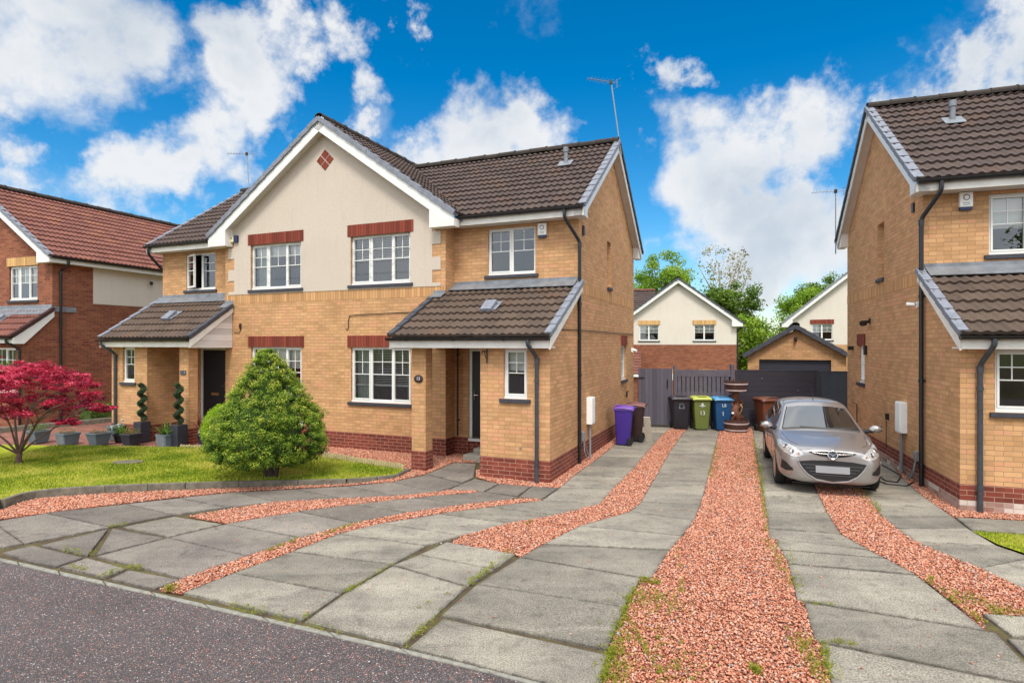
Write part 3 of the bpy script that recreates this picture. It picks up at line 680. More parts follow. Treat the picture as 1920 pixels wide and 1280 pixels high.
        # side verge: barge boards, soffits, stepped caps
        xo = sx*(hw+.2)
        for (ya, za, yb_, zb) in ((ev, ze, yr, zr), (yb, ze, yr, zr)):
            A = Vector((xo, ya, za)); B = Vector((xo, yb_, zb)); u = (B-A).normalized(); n = Vector((0, -u.z, u.y)) if u.y > 0 else Vector((0, u.z, -u.y))
            if n.z < 0: n = -n
            L = (B-A).length; m1 = MB(); m1.obox(A-n*.19-Vector((sx*.025, 0, 0)), (sx, 0, 0), u, n, .025, L, .17); m1.build('barge_board', 'upvc', root)
            m2 = MB(); m2.obox(A-n*.16-Vector((sx*.2, 0, 0)), (sx, 0, 0), u, n, .175, L, .02); m2.build('verge_soffit', 'soffit_white', root)
            caps(root, A+Vector((sx*.03, 0, .01)), B+Vector((sx*.03, 0, .01)), (-sx, 0, 0), 'verge_grey' if ya == ev else 'slate_dark', w_=.15)
        be = MB(); be.prism([(xo-sx*.03, ev, 5.02), (xo-sx*.03, ev, 5.17), (xo-sx*.03, ev+.5, 5.17+.5*sl), (xo-sx*.03, ym+.06, 5.02)], (-sx*.17, 0, 0)); be.build('box_end', 'upvc', root)
        be = MB(); be.prism([(xo-sx*.03, yb, 5.02), (xo-sx*.03, yb, 5.17), (xo-sx*.03, yb-.5, 5.17+.5*sl), (xo-sx*.03, yb-.42, 5.02)], (-sx*.17, 0, 0)); be.build('box_end', 'upvc', root)
    wb.build('wall', 'buff_brick', root); pl.build('plinth', 'red_brick', root); band.build('brick_band', 'soldier_buff', root)
    # render on the gable with toothed sides
    rn = MB(); yy = yg-.016; zz = 3.725; k = 0; ops2 = [o for o in ops if o[3] > 3]
    lin = [(o[0]-.08, o[1]+.08, o[3], o[3]+.27) for o in ops2]
    rows = [3.725, 3.80]
    while rows[-1] < 5.0: rows.append(rows[-1]+.285)
    rows[-1] = 5.1
    for k in range(len(rows)-1):
        w_ = 3.15 if k % 2 == 0 else 2.94
        wall(rn, 'y', yy, -w_ if gl < 0 else 0, w_ if gr > 0 else 0, rows[k], rows[k+1], [(o[0], o[1], max(o[2], rows[k]), min(o[3], rows[k+1])) for o in ops2 if o[2] < rows[k+1]-1e-6 and o[3] > rows[k]+1e-6], .02)
        for s in ([-1] if gl < 0 else [])+([1] if gr > 0 else []):
            rn.poly([(s*w_, yy, rows[k]), (s*w_, yg, rows[k]), (s*w_, yg, rows[k+1]), (s*w_, yy, rows[k+1])]); rn.poly([(s*2.94, yy, rows[k]), (s*3.15, yy, rows[k]), (s*3.15, yg, rows[k]), (s*2.94, yg, rows[k])])
    gl2, gr2 = max(gl, -3.15), min(gr, 3.15)
    rn.poly([(gl2, yy, 5.1), (gr2, yy, 5.1), (gr2, yy, zg(gr2)-.12)] + ([(0, yy, zg(0)-.12)] if gl < 0 < gr else []) + [(gl2, yy, zg(gl2)-.12)])
    rn.poly([(gl2, yy, 3.725), (gr2, yy, 3.725), (gr2, yg, 3.725), (gl2, yg, 3.725)])
    rn.build('render_panel', 'roughcast', root)
    dm = MB()
    for (a, b) in ((0, 1), (1, 0), (0, -1), (-1, 0)): dm.prism([(a*.135+dx, yy-.012, 6.86+b*.135+dz_) for dx, dz_ in ((-.115, 0), (0, -.115), (.115, 0), (0, .115))], (0, .02, 0))
    dm.build('diamond_tiles', 'soldier_red', root)
    # gable roof
    yv = yg-.25; ylen = yr+1.2-yv; cg, sg = 3.62/math.hypot(3.62, ztg-5.23), (ztg-5.23)/math.hypot(3.62, ztg-5.23); Lg = math.hypot(3.62, ztg-5.23)
    kp = lambda p: p.z > zm(p.y)-.12 or p.y < ev+.1
    if gr > 0: tile_roof(root, 'gable_roof', 'brown_tiles', (3.62, yv, 5.23), (0,1,0), (-cg, 0, sg), ylen, Lg, kp)
    tile_roof(root, 'gable_roof', 'brown_tiles', (-3.62, yv+ylen, 5.23), (0,-1,0), (cg, 0, sg), ylen, Lg, kp)
    ridge(root, (0, yv, ztg+.02), (0, yr+(zr and (ztg-zr))/sl*-1+1.0, ztg+.02))
    for s in (-1, 1):
        if s > 0 and gr <= 0: continue
        A = Vector((s*3.62, yv, 5.23)); B = Vector((0, yv, ztg)); u = (B-A).normalized(); n = Vector((s*u.z, 0, abs(u.x)))
        caps(root, A-Vector((0, .03, 0)), B-Vector((0, .03, 0)), (0, 1, 0), 'verge_grey', w_=.22, h_=.11, g=.34)
        m1 = MB(); L = (B-A).length; m1.obox(A-n*.25, (0,1,0), u, n, .028, L+.1, .22); m1.build('barge_board', 'upvc', root)
        m2 = MB(); m2.obox(A-n*.2+Vector((0, .028, 0)), (0,1,0), u, n, .21, L, .02); m2.build('verge_soffit', 'soffit_white', root)
        be = MB(); be.prism([(s*3.60, yv+.002, 4.97), (s*3.60, yv+.002, 5.14), (s*3.0, yv+.002, 5.14+.6*gsl-.1), (s*3.0, yv+.002, 4.97)], (0, .26, 0)); be.build('box_end', 'upvc_dirty', root)
    # main roof
    Lm = math.hypot(yr-ev, zr-ze); uy = Vector((0, yr-ev, zr-ze)).normalized(); X0, X1 = x0-.2*(-1 in halves), x1+.2*(1 in halves)
    km = lambda p: not (abs(p.x) < 3.62 and p.z < zg(p.x)-.1)
    tile_roof(root, 'roof', 'brown_tiles', (X0, ev, ze), (1,0,0), uy, X1-X0, Lm, km)
    tile_roof(root, 'roof', 'brown_tiles', (X1, yb, ze), (-1,0,0), (0, -uy.y, uy.z), X1-X0, Lm, km, res=3)
    ridge(root, (X0, yr, zr+.03), (X1, yr, zr+.03))
    return dict(ev=ev, yr=yr, sl=sl, zr=zr, uy=uy)
# ------------------------------------------------------------------ ground
def strip_pts(pts, z=0.0): return [Vector((G(u, v).x, G(u, v).y, z)) for u, v in pts]
gx_ = np.concatenate([[-600, -300, -120, -60], np.arange(-40, 41, 4), [60, 120, 300, 600]]); gy_ = np.concatenate([[-600, -200, -60, -20], np.arange(-10, 70, 3), [90, 140, 300, 700]])
def gz(x, y):
    t_ = min(1, max(0, (y-19.5)/11)); return -.07-1.3*t_*t_*(3-2*t_)
mb = MB(); mb.grid([[(x, y, gz(x, y)) for x in gx_] for y in gy_]); tag(mb.build('ground', 'field', smooth=True), kind='structure')
# road in front and its flush kerb
kerb_top = [(-500, 948), (0,1040), (55,1052), (160,1075), (287,1105), (475,1147), (567,1166), (675,1192), (755,1210), (882,1242), (1000,1270), (1200,1321), (1600,1425)]
kerb_bot = [(-500, 954), (0,1049), (55,1062), (120,1077), (287,1114), (475,1157), (520,1167), (680,1204), (795,1230), (970,1271), (1190,1334), (1590,1441)]
KT = strip_pts(kerb_top); KB = strip_pts(kerb_bot)
dirk = (KT[-1]-KT[-3]).normalized(); perp = Vector((dirk.y, -dirk.x, 0))
far = KB[-1]+dirk*30
rp = [p+Vector((0,0,-.014)) for p in KB]+[far+Vector((0,0,-.014))]; 
mb = MB(); mb.poly(rp+[Vector((far.x, -14, -.014)), Vector((-60, -14, -.014)), Vector((-60, KB[0].y-2, -.014))]); tag(mb.build('road', 'asphalt'), kind='structure')
mb = MB(); top = KT+[KT[-1]+dirk*30]; bot = KB+[far]
def interp(P, t_):
    L = [0]; 
    for a, b in zip(P, P[1:]): L.append(L[-1]+(b-a).length)
    s = t_*L[-1]
    for i in range(len(P)-1):
        if s <= L[i+1] or i == len(P)-2: return P[i].lerp(P[i+1], (s-L[i])/max(1e-6, L[i+1]-L[i]))
nk = 62
for i in range(nk):
    a, b = i/nk+.0003, (i+1)/nk-.0003
    A, B = interp(bot, a), interp(bot, b); C_ = [p+(interp(top, q)-p).normalized()*.13 for p, q in ((B, b), (A, a))]
    mb.prism([A+Vector((0,0,-.1)), B+Vector((0,0,-.1)), C_[0]+Vector((0,0,-.1)), C_[1]+Vector((0,0,-.1))], (0, 0, .1))
tag(mb.build('kerb', 'kerb_stone', bevel=.008), kind='structure')
mb = MB(); mb.poly([(-60, 60, -.028), (60, 60, -.028), (60, 19.4, -.028), (60, -60, -.028)][2:]+[(-60, -60, -.028), (-60, 19.4, -.028)]); tag(mb.build('soil', 'soil_joint'), kind='structure')

# slabs
SL = {'slab': [], 'slab_dark': []}
def strip(lines, kind='slab'):
    for (a, b) in zip(lines, lines[1:]):
        SL[kind].append([G(*a[0]), G(*a[1]), G(*b[1]), G(*b[0])])
def slab(*pts, kind='slab'): SL[kind].append([G(*p) for p in pts])
# far left strip beside the lawn
strip([((-700,1086),(-700,1140)), ((-480,1050),(-440,1092)), ((-300,1022),(-260,1066)), ((-140,998),(-90,1040)), ((-15,977),(44,1018)), ((87,961),(206,987)), ((236,944),(325,964)), ((335,933),(425,950)), ((440,922),(520,940)), ((555,916),(640,934)), ((650,911),(742,929)), ((735,903),(818,922)), ((800,889),(866,906))], 'slab_dark')
slab((800,888),(866,905),(889,894),(893,868),(850,867), kind='slab_dark')
slab((866,906),(890,897),(936,906),(908,920),(896,919),(840,918), kind='slab_dark'); slab((937,906),(996,911),(971,929),(909,921), kind='slab_dark'); slab((997,911),(1048,914),(1014,936),(973,930), kind='slab_dark')
# second strip
slab((3,1035),(60,1021),(157,1044),(105,1061),(55,1052), kind='slab_dark'); slab((110,1062),(163,1045),(238,1065),(197,1081), kind='slab_dark'); slab((205,1084),(241,1067),(337,1085),(288,1103), kind='slab_dark')
slab((75,1021),(203,991),(165,1041), kind='slab_dark'); slab((210,989),(311,1007),(179,1040), kind='slab_dark'); slab((229,987),(327,967),(417,981),(317,1005))
strip([((180,1042),(343,1083)), ((315,1007),(465,1041)), ((422,982),(564,1007)), ((557,958),(665,980)), ((660,945),(765,960)), ((780,932),(870,945)), ((858,925),(950,936)), ((905,921),(972,931))], 'slab_dark')
# third strip, bends back along the house
strip([((342,1110),(567,1161)), ((437,1073),(640,1111)), ((547,1033),(736,1057)), ((633,1000),(799,1022)), ((714,980),(868,1003)), ((822,962),(955,980)), ((918,949),(1042,965)), ((1016,937),(1125,944)), ((1048,914),(1150,915)), ((1076,890),(1172,894)), ((1101,873),(1191,875)), ((1125,855),(1204,858)), ((1146,838),(1216,845)), ((1166,822),(1231,828)), ((1186,806),(1245,812)), ((1196,799),(1262,801))])
# fourth column
slab((570,1164),(756,1207),(876,1099),(737,1059),(642,1113)); strip([((737,1058),(877,1098)), ((785,1039),(927,1066)), ((837,1015),(967,1038))])
# fifth strip
strip([((765,1213),(1120,1303)), ((830,1158),(1150,1228))])
strip([((826,1152),(1140,1215)), ((893,1094),(1171,1136)), ((974,1044),(1203,1082))])
strip([((975,1043),(1222,1084)), ((1017,1020),(1254,1032))])
strip([((1018,1019),(1257,1029)), ((1086,985),(1279,1004)), ((1180,958),(1302,975)), ((1201,940),(1314,945)), ((1217,912),(1325,908)), ((1236,880),(1333,876)), ((1253,850),(1339,850)), ((1268,829),(1344,828)), ((1280,811),(1348,811)), ((1293,799),(1352,799))])
# sixth: the strip the car's left wheels stand on
strip([((1590,1390),(2160,1530)), ((1536,1203),(1974,1292))]); strip([((1526,1198),(1970,1288)), ((1507,1128),(1868,1184))])
strip([((1493,1122),(1850,1180)), ((1478,1056),(1720,1077))]); strip([((1477,1054),(1718,1075)), ((1464,1030),(1663,1046))]); strip([((1460,1029),(1661,1045)), ((1452,1008),(1630,1030))])
strip([((1441,1008),(1630,1029)), ((1440,990),(1577,1000)), ((1436,958),(1553,962)), ((1430,930),(1537,930)), ((1426,905),(1526,905)), ((1421,875),(1512,875)), ((1417,848),(1500,848)), ((1413,820),(1490,820)), ((1411,799),(1483,799))])
# seventh strip on the right
strip([((2140,1210),(2220,1130)), ((2040,1160),(2110,1088)), ((1925,1105),(2010,1066)), ((1836,1064),(1935,1044)), ((1717,1015),(1870,1022)), ((1681,990),(1814,989)), ((1653,967),(1786,967)), ((1622,925),(1725,925)), ((1606,893),(1690,893)), ((1586,858),(1664,858)), ((1570,826),(1640,826)), ((1558,799),(1622,799))])
slab((1792,969),(2100,984),(2100,1012),(1822,993)); slab((1840,1148),(2050,1165),(2050,1206),(1897,1190)); slab((1886,1194),(2050,1210),(2150,1330),(1995,1300),(1928,1236))
allslabs = []
for kind, L in SL.items():
    V, Fc, rnd, edge = [], [], [], []
    for P in L:
        c = sum(P, Vector())/len(P)
        ar = sum((P[i].x*P[(i+1) % len(P)].y-P[(i+1) % len(P)].x*P[i].y) for i in range(len(P)))
        if ar < 0: P = P[::-1]
        n = len(P); g = .007; Q = []
        for i in range(n):       # inset by the joint width
            a, b, d_ = P[i-1], P[i], P[(i+1) % n]; e1 = (b-a).normalized(); e2 = (d_-b).normalized()
            n1 = Vector((-e1.y, e1.x, 0)); n2 = Vector((-e2.y, e2.x, 0)); m_ = (n1+n2); m_ = m_/max(.4, m_.length_squared)*2*.5*2
            Q.append(b+m_*g)
        allslabs.append([(p.x, p.y) for p in P])
        r = random.random(); tz = random.uniform(-.003, .002); tl = Vector((random.uniform(-.002,.002), random.uniform(-.002,.002), 0))
        zz = lambda p, dz: (p.x, p.y, dz+tz+tl.dot(p-c))
        inn = [q+(c-q).normalized()*.010 for q in Q]; in2 = [q+(c-q).normalized()*.06 for q in Q]
        i0 = len(V); V += [zz(q, -.055) for q in Q]+[zz(q, -.006) for q in Q]+[zz(q, 0) for q in inn]+[zz(q, 0) for q in in2]
        for k in range(n):
            k2 = (k+1) % n
            for a in range(3): Fc.append([i0+a*n+k, i0+a*n+k2, i0+(a+1)*n+k2, i0+(a+1)*n+k]); rnd.append(r); 
        Fc.append([i0+3*n+k for k in range(n)]); rnd.append(r)
        edge += [1.0]*(3*n)+[0.0]*n
    me = bpy.data.meshes.new('paving_slabs'); me.from_pydata(V, [], Fc)
    a = me.attributes.new('rnd', 'FLOAT', 'FACE'); a.data.foreach_set('value', np.array(rnd, dtype=np.float32))
    a = me.attributes.new('edge', 'FLOAT', 'POINT'); a.data.foreach_set('value', np.array(edge, dtype=np.float32))
    tag(link('driveway', me, kind), kind='structure')
# gravel
GR = [
 [(-700,1066),(-480,1035),(-300,1010),(-140,986),(0,972),(90,960),(232,942),(330,931),(440,921),(555,914),(650,909),(735,902),(800,887),(850,866),(893,866),(893,840),(600,800),(600,860),(755,884),(780,880),(740,893),(690,899),(640,902),(560,903),(450,905),(300,912),(200,914),(130,920),(50,938),(0,955),(-140,970),(-300,993),(-480,1017),(-700,1045)],
 [(355,967),(430,953),(520,940),(640,934),(742,929),(818,922),(866,912),(898,921),(860,926),(780,933),(660,946),(557,959),(425,980)],
 [(300,1104),(343,1083),(465,1041),(564,1007),(665,980),(765,960),(870,945),(950,936),(1014,932),(1016,939),(918,950),(822,963),(714,981),(633,1001),(547,1034),(437,1074),(340,1111)],
 [(842,1018),(868,1003),(955,980),(1042,965),(1125,944),(1150,915),(1172,894),(1191,875),(1204,858),(1216,845),(1231,828),(1245,812),(1262,800),(1294,800),(1280,811),(1268,829),(1253,850),(1236,880),(1217,912),(1201,940),(1180,958),(1086,985),(1018,1020),(975,1043),(967,1038)],
 [(1348,811),(1344,828),(1339,850),(1333,876),(1325,908),(1314,945),(1302,975),(1279,1004),(1255,1031),(1203,1082),(1140,1216),(1150,1228),(1120,1303),(1080,1420),(1650,1500),(1590,1390),(1536,1203),(1507,1128),(1493,1122),(1478,1056),(1464,1030),(1452,1008),(1440,990),(1436,958),(1430,930),(1426,905),(1421,875),(1417,848),(1413,820),(1410,800),(1352,800)],
 [(1483,799),(1490,820),(1500,848),(1512,875),(1526,905),(1537,930),(1553,962),(1577,1000),(1630,1030),(1663,1046),(1720,1077),(1780,1120),(1850,1182),(1838,1148),(2050,1165),(2140,1210),(2040,1160),(1925,1105),(1836,1064),(1717,1015),(1681,990),(1653,967),(1622,925),(1606,893),(1586,858),(1570,826),(1558,799)],
 [(1622,799),(1640,826),(1664,858),(1690,893),(1725,925),(1786,967),(2100,984),(2100,965),(1800,945),(1740,900),(1620,790)],
 [(893,893),(936,906),(996,911),(1048,914),(1076,890),(1101,873),(1125,855),(1146,838),(1166,822),(1186,806),(1186,796),(1140,820),(1080,860),(1031,895),(893,880)]]
gw_polys = [[G(*p) for p in P] for P in GR]
V0 = []
for P in gw_polys:
    mb = MB(); mb.poly([p+Vector((0,0,-.018)) for p in P]); o = mb.build('gravel_bed', 'gravel_bed'); tag(o, kind='structure')
oct_ = np.array([[1,0,0],[-1,0,0],[0,1,0],[0,-1,0],[0,0,1],[0,0,-1]], float); of = np.array([[0,2,4],[2,1,4],[1,3,4],[3,0,4],[2,0,5],[1,2,5],[3,1,5],[0,3,5]])
SV, SF, SR = [], [], []; cnt = 0
for P in gw_polys:
    xs = [p.x for p in P]; ys = [p.y for p in P]; A = (max(xs)-min(xs))*(max(ys)-min(ys))
    n = int(A*4200); x = RNG.uniform(min(xs), max(xs), n); y = RNG.uniform(min(ys), max(ys), n)
    k = inpoly(x, y, [(p.x, p.y) for p in P]) & (RNG.random(n) < np.clip(1.4-.05*y, .35, 1)); x, y = x[k], y[k]
    for S in allslabs:
        cx, cy = [p[0] for p in S], [p[1] for p in S]
        near = (x > min(cx)) & (x < max(cx)) & (y > min(cy)) & (y < max(cy))
        if near.any(): idx = np.where(near)[0]; ins = inpoly(x[idx], y[idx], S); keep = np.ones(len(x), bool); keep[idx[ins]] = False; x, y = x[keep], y[keep]
    n = len(x); sc = RNG.uniform(.0062, .0145, n)*np.clip(1+.03*(y-5), 1, 1.5); ang = RNG.uniform(0, 2*pi, n)
    dims = np.stack([np.ones(n)*RNG.uniform(1, 1.5, n), RNG.uniform(.65, 1, n), RNG.uniform(.45, .8, n)], 1)*sc[:, None]
    v = oct_[None]*dims[:, None]+RNG.normal(size=(n, 6, 3))*(sc*.28)[:, None, None]
    tx = RNG.uniform(-.7, .7, n); cx, sx_ = np.cos(tx)[:, None], np.sin(tx)[:, None]
    yy, zz = v[:, :, 1]*cx-v[:, :, 2]*sx_, v[:, :, 1]*sx_+v[:, :, 2]*cx; v[:, :, 1] = yy; v[:, :, 2] = zz
    c, s = np.cos(ang)[:, None], np.sin(ang)[:, None]; xx, yy = v[:, :, 0]*c-v[:, :, 1]*s, v[:, :, 0]*s+v[:, :, 1]*c
    v = np.stack([xx+x[:, None], yy+y[:, None], v[:, :, 2]-.016+RNG.uniform(0, .018, n)[:, None]+sc[:, None]*.3], 2)
    SV.append(v.reshape(-1, 3)); SF.append((of[None]+np.arange(n)[:, None, None]*6).reshape(-1, 3)+cnt); cnt += n*6; SR.append(np.repeat(RNG.random(n), 8))
# a few strays kicked onto the slabs
n = 420; x = RNG.uniform(-4, 6.5, n); y = RNG.uniform(4.2, 14, n); sc = RNG.uniform(.006, .012, n)
v = oct_[None]*np.stack([sc*1.2, sc, sc*.6], 1)[:, None]+RNG.normal(size=(n, 6, 3))*(sc*.25)[:, None, None]+np.stack([x, y, sc*.5], 1)[:, None]
SV.append(v.reshape(-1, 3)); SF.append((of[None]+np.arange(n)[:, None, None]*6).reshape(-1, 3)+cnt); SR.append(np.repeat(RNG.random(n), 8))
tag(npmesh('gravel', np.concatenate(SV), np.concatenate(SF), 'gravel_stone', rnd=np.concatenate(SR)), 'salmon pink gravel chippings filling the strips between the concrete slabs', kind='stuff')

# lawn, its stone edging and grass
LE = [(-700,1030),(-480,1003),(-300,978),(-140,957),(0,936),(35,925),(65,919),(115,914),(200,909),(280,906),(350,904),(450,901),(560,899),(650,897),(705,893),(740,889),(765,878)]
LZ = [.12]*9+[.115,.11,.10,.09,.08,.06,.05,.03]
def lift(u, v, z): Y = F*(CH-z)/(v-HZ); return Vector(((u-960)/F*Y, Y, z))
front = [lift(u, v, z) for (u, v), z in zip(LE, LZ)]
back = [lift(u, v, .06) for u, v in [(755,880),(700,871),(650,862),(607,855),(560,850),(480,846),(390,840),(300,838),(200,836),(100,835),(0,833),(-150,830),(-400,825),(-700,815)]]
outline = front+back
xs = [p.x for p in outline]; ys = [p.y for p in outline]
mb = MB(); mb.poly(outline); me = bpy.data.meshes.new('lawn'); bm = bmesh.new()
vs = [bm.verts.new(p) for p in outline]; bm.faces.new(vs); bmesh.ops.triangulate(bm, faces=bm.faces[:])
bm.to_mesh(me); bm.free(); tag(link('lawn', me, 'turf'), kind='structure')
lawn_t = BVHTree.FromPolygons([v.co[:] for v in me.vertices], [list(p.vertices) for p in me.polygons])
def blades(n, poly, zfun, name, mat, hh=(.02, .045), w_=.006, parent=None, label=None, lean=.5):
    xs = [p[0] for p in poly]; ys = [p[1] for p in poly]; x = RNG.uniform(min(xs), max(xs), n); y = RNG.uniform(min(ys), max(ys), n); k = inpoly(x, y, poly); x, y = x[k], y[k]; n = len(x)
    z = np.array([zfun(a, b) for a, b in zip(x, y)]); h = RNG.uniform(*hh, n); a = RNG.uniform(0, 2*pi, n); l = RNG.uniform(0, lean, n)*h; b = RNG.uniform(0, 2*pi, n); ww = w_*np.clip(y/8, .8, 2)
    dx, dy = np.cos(a)*ww, np.sin(a)*ww
    V = np.stack([np.stack([x-dx, y-dy, z], 1), np.stack([x+dx, y+dy, z], 1), np.stack([x+np.cos(b)*l, y+np.sin(b)*l, z+h], 1)], 1).reshape(-1, 3)
    o = npmesh(name, V, np.arange(3*n).reshape(-1, 3), mat, parent, rnd=np.clip(.5+.32*(np.sin(x*2.1+y*1.3+np.sin(y*2.7))*np.sin(y*3.1-x*.7)+.5*np.sin(x*5.3+2*np.sin(y*4)))+.30*RNG.normal(size=n), 0, 1)); return tag(o, label, kind='stuff')
def lz(x, y):
    h = lawn_t.ray_cast(Vector((x, y, 1)), Vector((0, 0, -1))); return h[0].z if h[0] else .05
blades(150000, [(p.x, p.y) for p in outline if p.x > -12] + [(-12, 12.0)][:0], lz, 'grass', 'grass_blades', label='short mown grass of the front lawn')
mb = MB()
def stone_edge(P, zs, mb, wd=.07, seg=.9):
    pts = []; acc = 0
    for i in range(len(P)-1):
        a, b = P[i], P[i+1]; L = (b-a).length; nseg = max(1, int(round(L/seg)))
        for k in range(nseg):
            p, q = a.lerp(b, k/nseg), a.lerp(b, (k+1)/nseg); d_ = (q-p).normalized(); nn = Vector((d_.y, -d_.x, 0)); za = zs[i]+(zs[i+1]-zs[i])*k/nseg; zb = zs[i]+(zs[i+1]-zs[i])*(k+1)/nseg
            p2, q2 = p+d_*.004, q-d_*.004
            mb.v += [tuple(x) for x in (Vector((p2.x, p2.y, -.08)), Vector((q2.x, q2.y, -.08)), Vector((q2.x, q2.y, -.08))+nn*wd, Vector((p2.x, p2.y, -.08))+nn*wd,
                     Vector((p2.x, p2.y, za+.008)), Vector((q2.x, q2.y, zb+.008)), Vector((q2.x, q2.y, zb+.008))+nn*wd, Vector((p2.x, p2.y, za+.008))+nn*wd)]
            i0 = len(mb.v)-8
            for f_ in ((0,3,2,1), (4,5,6,7), (0,1,5,4), (1,2,6,5), (2,3,7,6), (3,0,4,7)): mb.f.append([i0+j for j in f_])
stone_edge(front, LZ, mb)
tag(mb.build('lawn_edging', 'edging_stone', bevel=.012), 'weathered concrete edging kerb curving along the front of the lawn', 'kerb edging')
# log roll along the back edge of the lawn, and a short one by the neighbour's pillar
def log_roll(a, b, h, label):
    n = int((b-a).length/.062); mb = MB()
    for i in range(n):
        p = a.lerp(b, (i+.5)/n); hh = h+random.uniform(-.012, .012); mb.lathe([(.031, -.05), (.031, hh-.01), (.022, hh), (0.002, hh+.003)], 8, (p.x, p.y, 0))
    return tag(mb.build('log_roll_edging', 'log_roll', smooth=True), label, 'lawn edging')
log_roll(lift(604, 857, .06), lift(757, 882, .04), .17, 'pale half-log border roll between the lawn and the gravel under the window')
log_roll(lift(338, 839, .05), lift(388, 840, .05), .12, 'short low log border roll in front of the left porch pillar')
mb = MB(); c = lift(240, 866, .105); mb.lathe([(.22, 0), (.22, .012), (.002, .016)], 20, c, 1.3, .8); tag(mb.build('manhole_cover', 'edging_stone'), 'small grey oval inspection cover set in the lawn', 'cover')
gp = strip_pts([(1824,996),(2100,1018),(2100,1092),(1935,1042),(1870,1020)]); mb = MB(); mb.poly([p+Vector((0,0,.006)) for p in gp]); tag(mb.build('grass_verge', 'turf'), kind='structure')
blades(14000, [(p.x, p.y) for p in gp], lambda x, y: .0, 'grass', 'grass_blades', label='grass patch beside the path at the right edge')
# red block drive and low kerbs on the left
bp = strip_pts([(-700,818),(-400,828),(0,836),(200,839),(390,843),(470,850),(620,861),(620,840),(420,815),(300,790),(215,772),(215,762),(-60,762),(-700,770)]); mb = MB(); mb.poly([p+Vector((0,0,-.02)) for p in bp]); tag(mb.build('block_drive', 'block_paving'), kind='structure')
def low_kerb(a, b, h, w_, label, mat='edging_stone'):
    a, b = Vector(a), Vector(b); d_ = (b-a).normalized(); nn = Vector((-d_.y, d_.x, 0)); mb = MB(); L = (b-a).length; k = 0
    while k < L: mb.obox(a+d_*k-Vector((0,0,.05)), d_, nn, (0,0,1), min(.9, L-k)-.008, w_, h+.05); k += .9
    return tag(mb.build('low_kerb', mat, bevel=.01), label, 'kerb')
low_kerb(G(-60,816), G(213,790), .12, .25, 'low concrete kerb crossing the red block drive, nearer of two'); low_kerb(G(-60,799), G(213,781), .12, .2, 'low concrete kerb crossing the red block drive, farther of two')
# weeds in the joints
WV, WF, WR = [], [], []; cn = 0
for (a, b, n, h, *sp_) in [((520,1160),(640,1190),26,.05),((430,1140),(500,1152),26,.07),((645,1112),(740,1058),40,.035),((570,1165),(575,1160),8,.07),((760,1210),(830,1152),34,.07),((880,1098),(925,1062),70,.07),((926,1066),(962,1036),16,.10),((760,1150),(875,1100),10,.03),
   ((130,1062),(160,1070),20,.05),((190,1082),(230,1068),24,.045),((235,1064),(265,1066),24,.05),((120,1032),(150,1040),22,.07),((170,1040),(175,1038),8,.05),((205,988),(240,982),20,.04),((500,1035),(560,1010),40,.04),((600,1005),(680,978),50,.035),((310,1108),(335,1106),40,.07),
   ((1200,1090),(1235,1095),60,.06),((1150,1215),(1130,1280),130,.05),((1195,1095),(1150,1200),90,.05),((1545,1205),(1555,1275),60,.05),((1500,1130),(1560,1135),16,.03),((1560,1203),(1600,1208),24,.03),((1438,1000),(1428,900),120,.05),((1425,900),(1412,822),120,.05),((1344,830),(1330,895),80,.05),
   ((1640,940),(1650,965),30,.05),((1742,1092),(1748,1096),20,.09),((1780,1120),(1850,1175),40,.05),((1850,1150),(1920,1150),30,.05),((800,895),(770,890),6,.03),((985,985),(1000,975),10,.04),((1230,805),(1225,845),10,.03),((300,911),(700,898),60,.03),((1410,1255),(1425,1262),40,.05),((1480,1030),(1490,1100),10,.04),((1270,1030),(1280,1120),26,.04),((1170,1150),(1250,1280),60,.035),
   ((1200,1110),(1260,1140),150,.03,.12),((1165,1190),(1150,1290),160,.035,.06),((1180,1160),(1300,1270),120,.025,.16),((1500,1195),(1545,1275),120,.035,.06),((1440,1010),(1500,1110),90,.025,.06),((1380,850),(1400,900),60,.02,.15),((1350,835),(1335,900),80,.03,.05),((1420,830),(1432,960),160,.03,.05),((1600,900),(1650,960),70,.025,.06),((1780,1110),(1900,1150),80,.03,.08)]:
    A, B = G(*a), G(*b)
    for _ in range(n):
        t_ = random.random(); c = A.lerp(B, t_)+Vector((random.gauss(0, (sp_ or [.014])[0]), random.gauss(0, (sp_ or [.014])[0]), 0)); m_ = 6
        q = np.array([(c.x+random.gauss(0, .012), c.y+random.gauss(0, .012), max(0, random.random())*h) for _ in range(m_)])
        v, f_ = leaves(q, RNG.uniform(.012, .03, m_), 0.1, aspect=.35); WV.append(v); WF.append(f_+cn); cn += len(v); WR.append(np.repeat(np.clip(RNG.random(m_)*.6+random.random()*.4, 0, 1), 2))
tag(npmesh('weeds', np.concatenate(WV), np.concatenate(WF), 'weed_leaves', rnd=np.concatenate(WR)), 'small weeds and moss growing along the slab joints and gravel edges', kind='stuff')

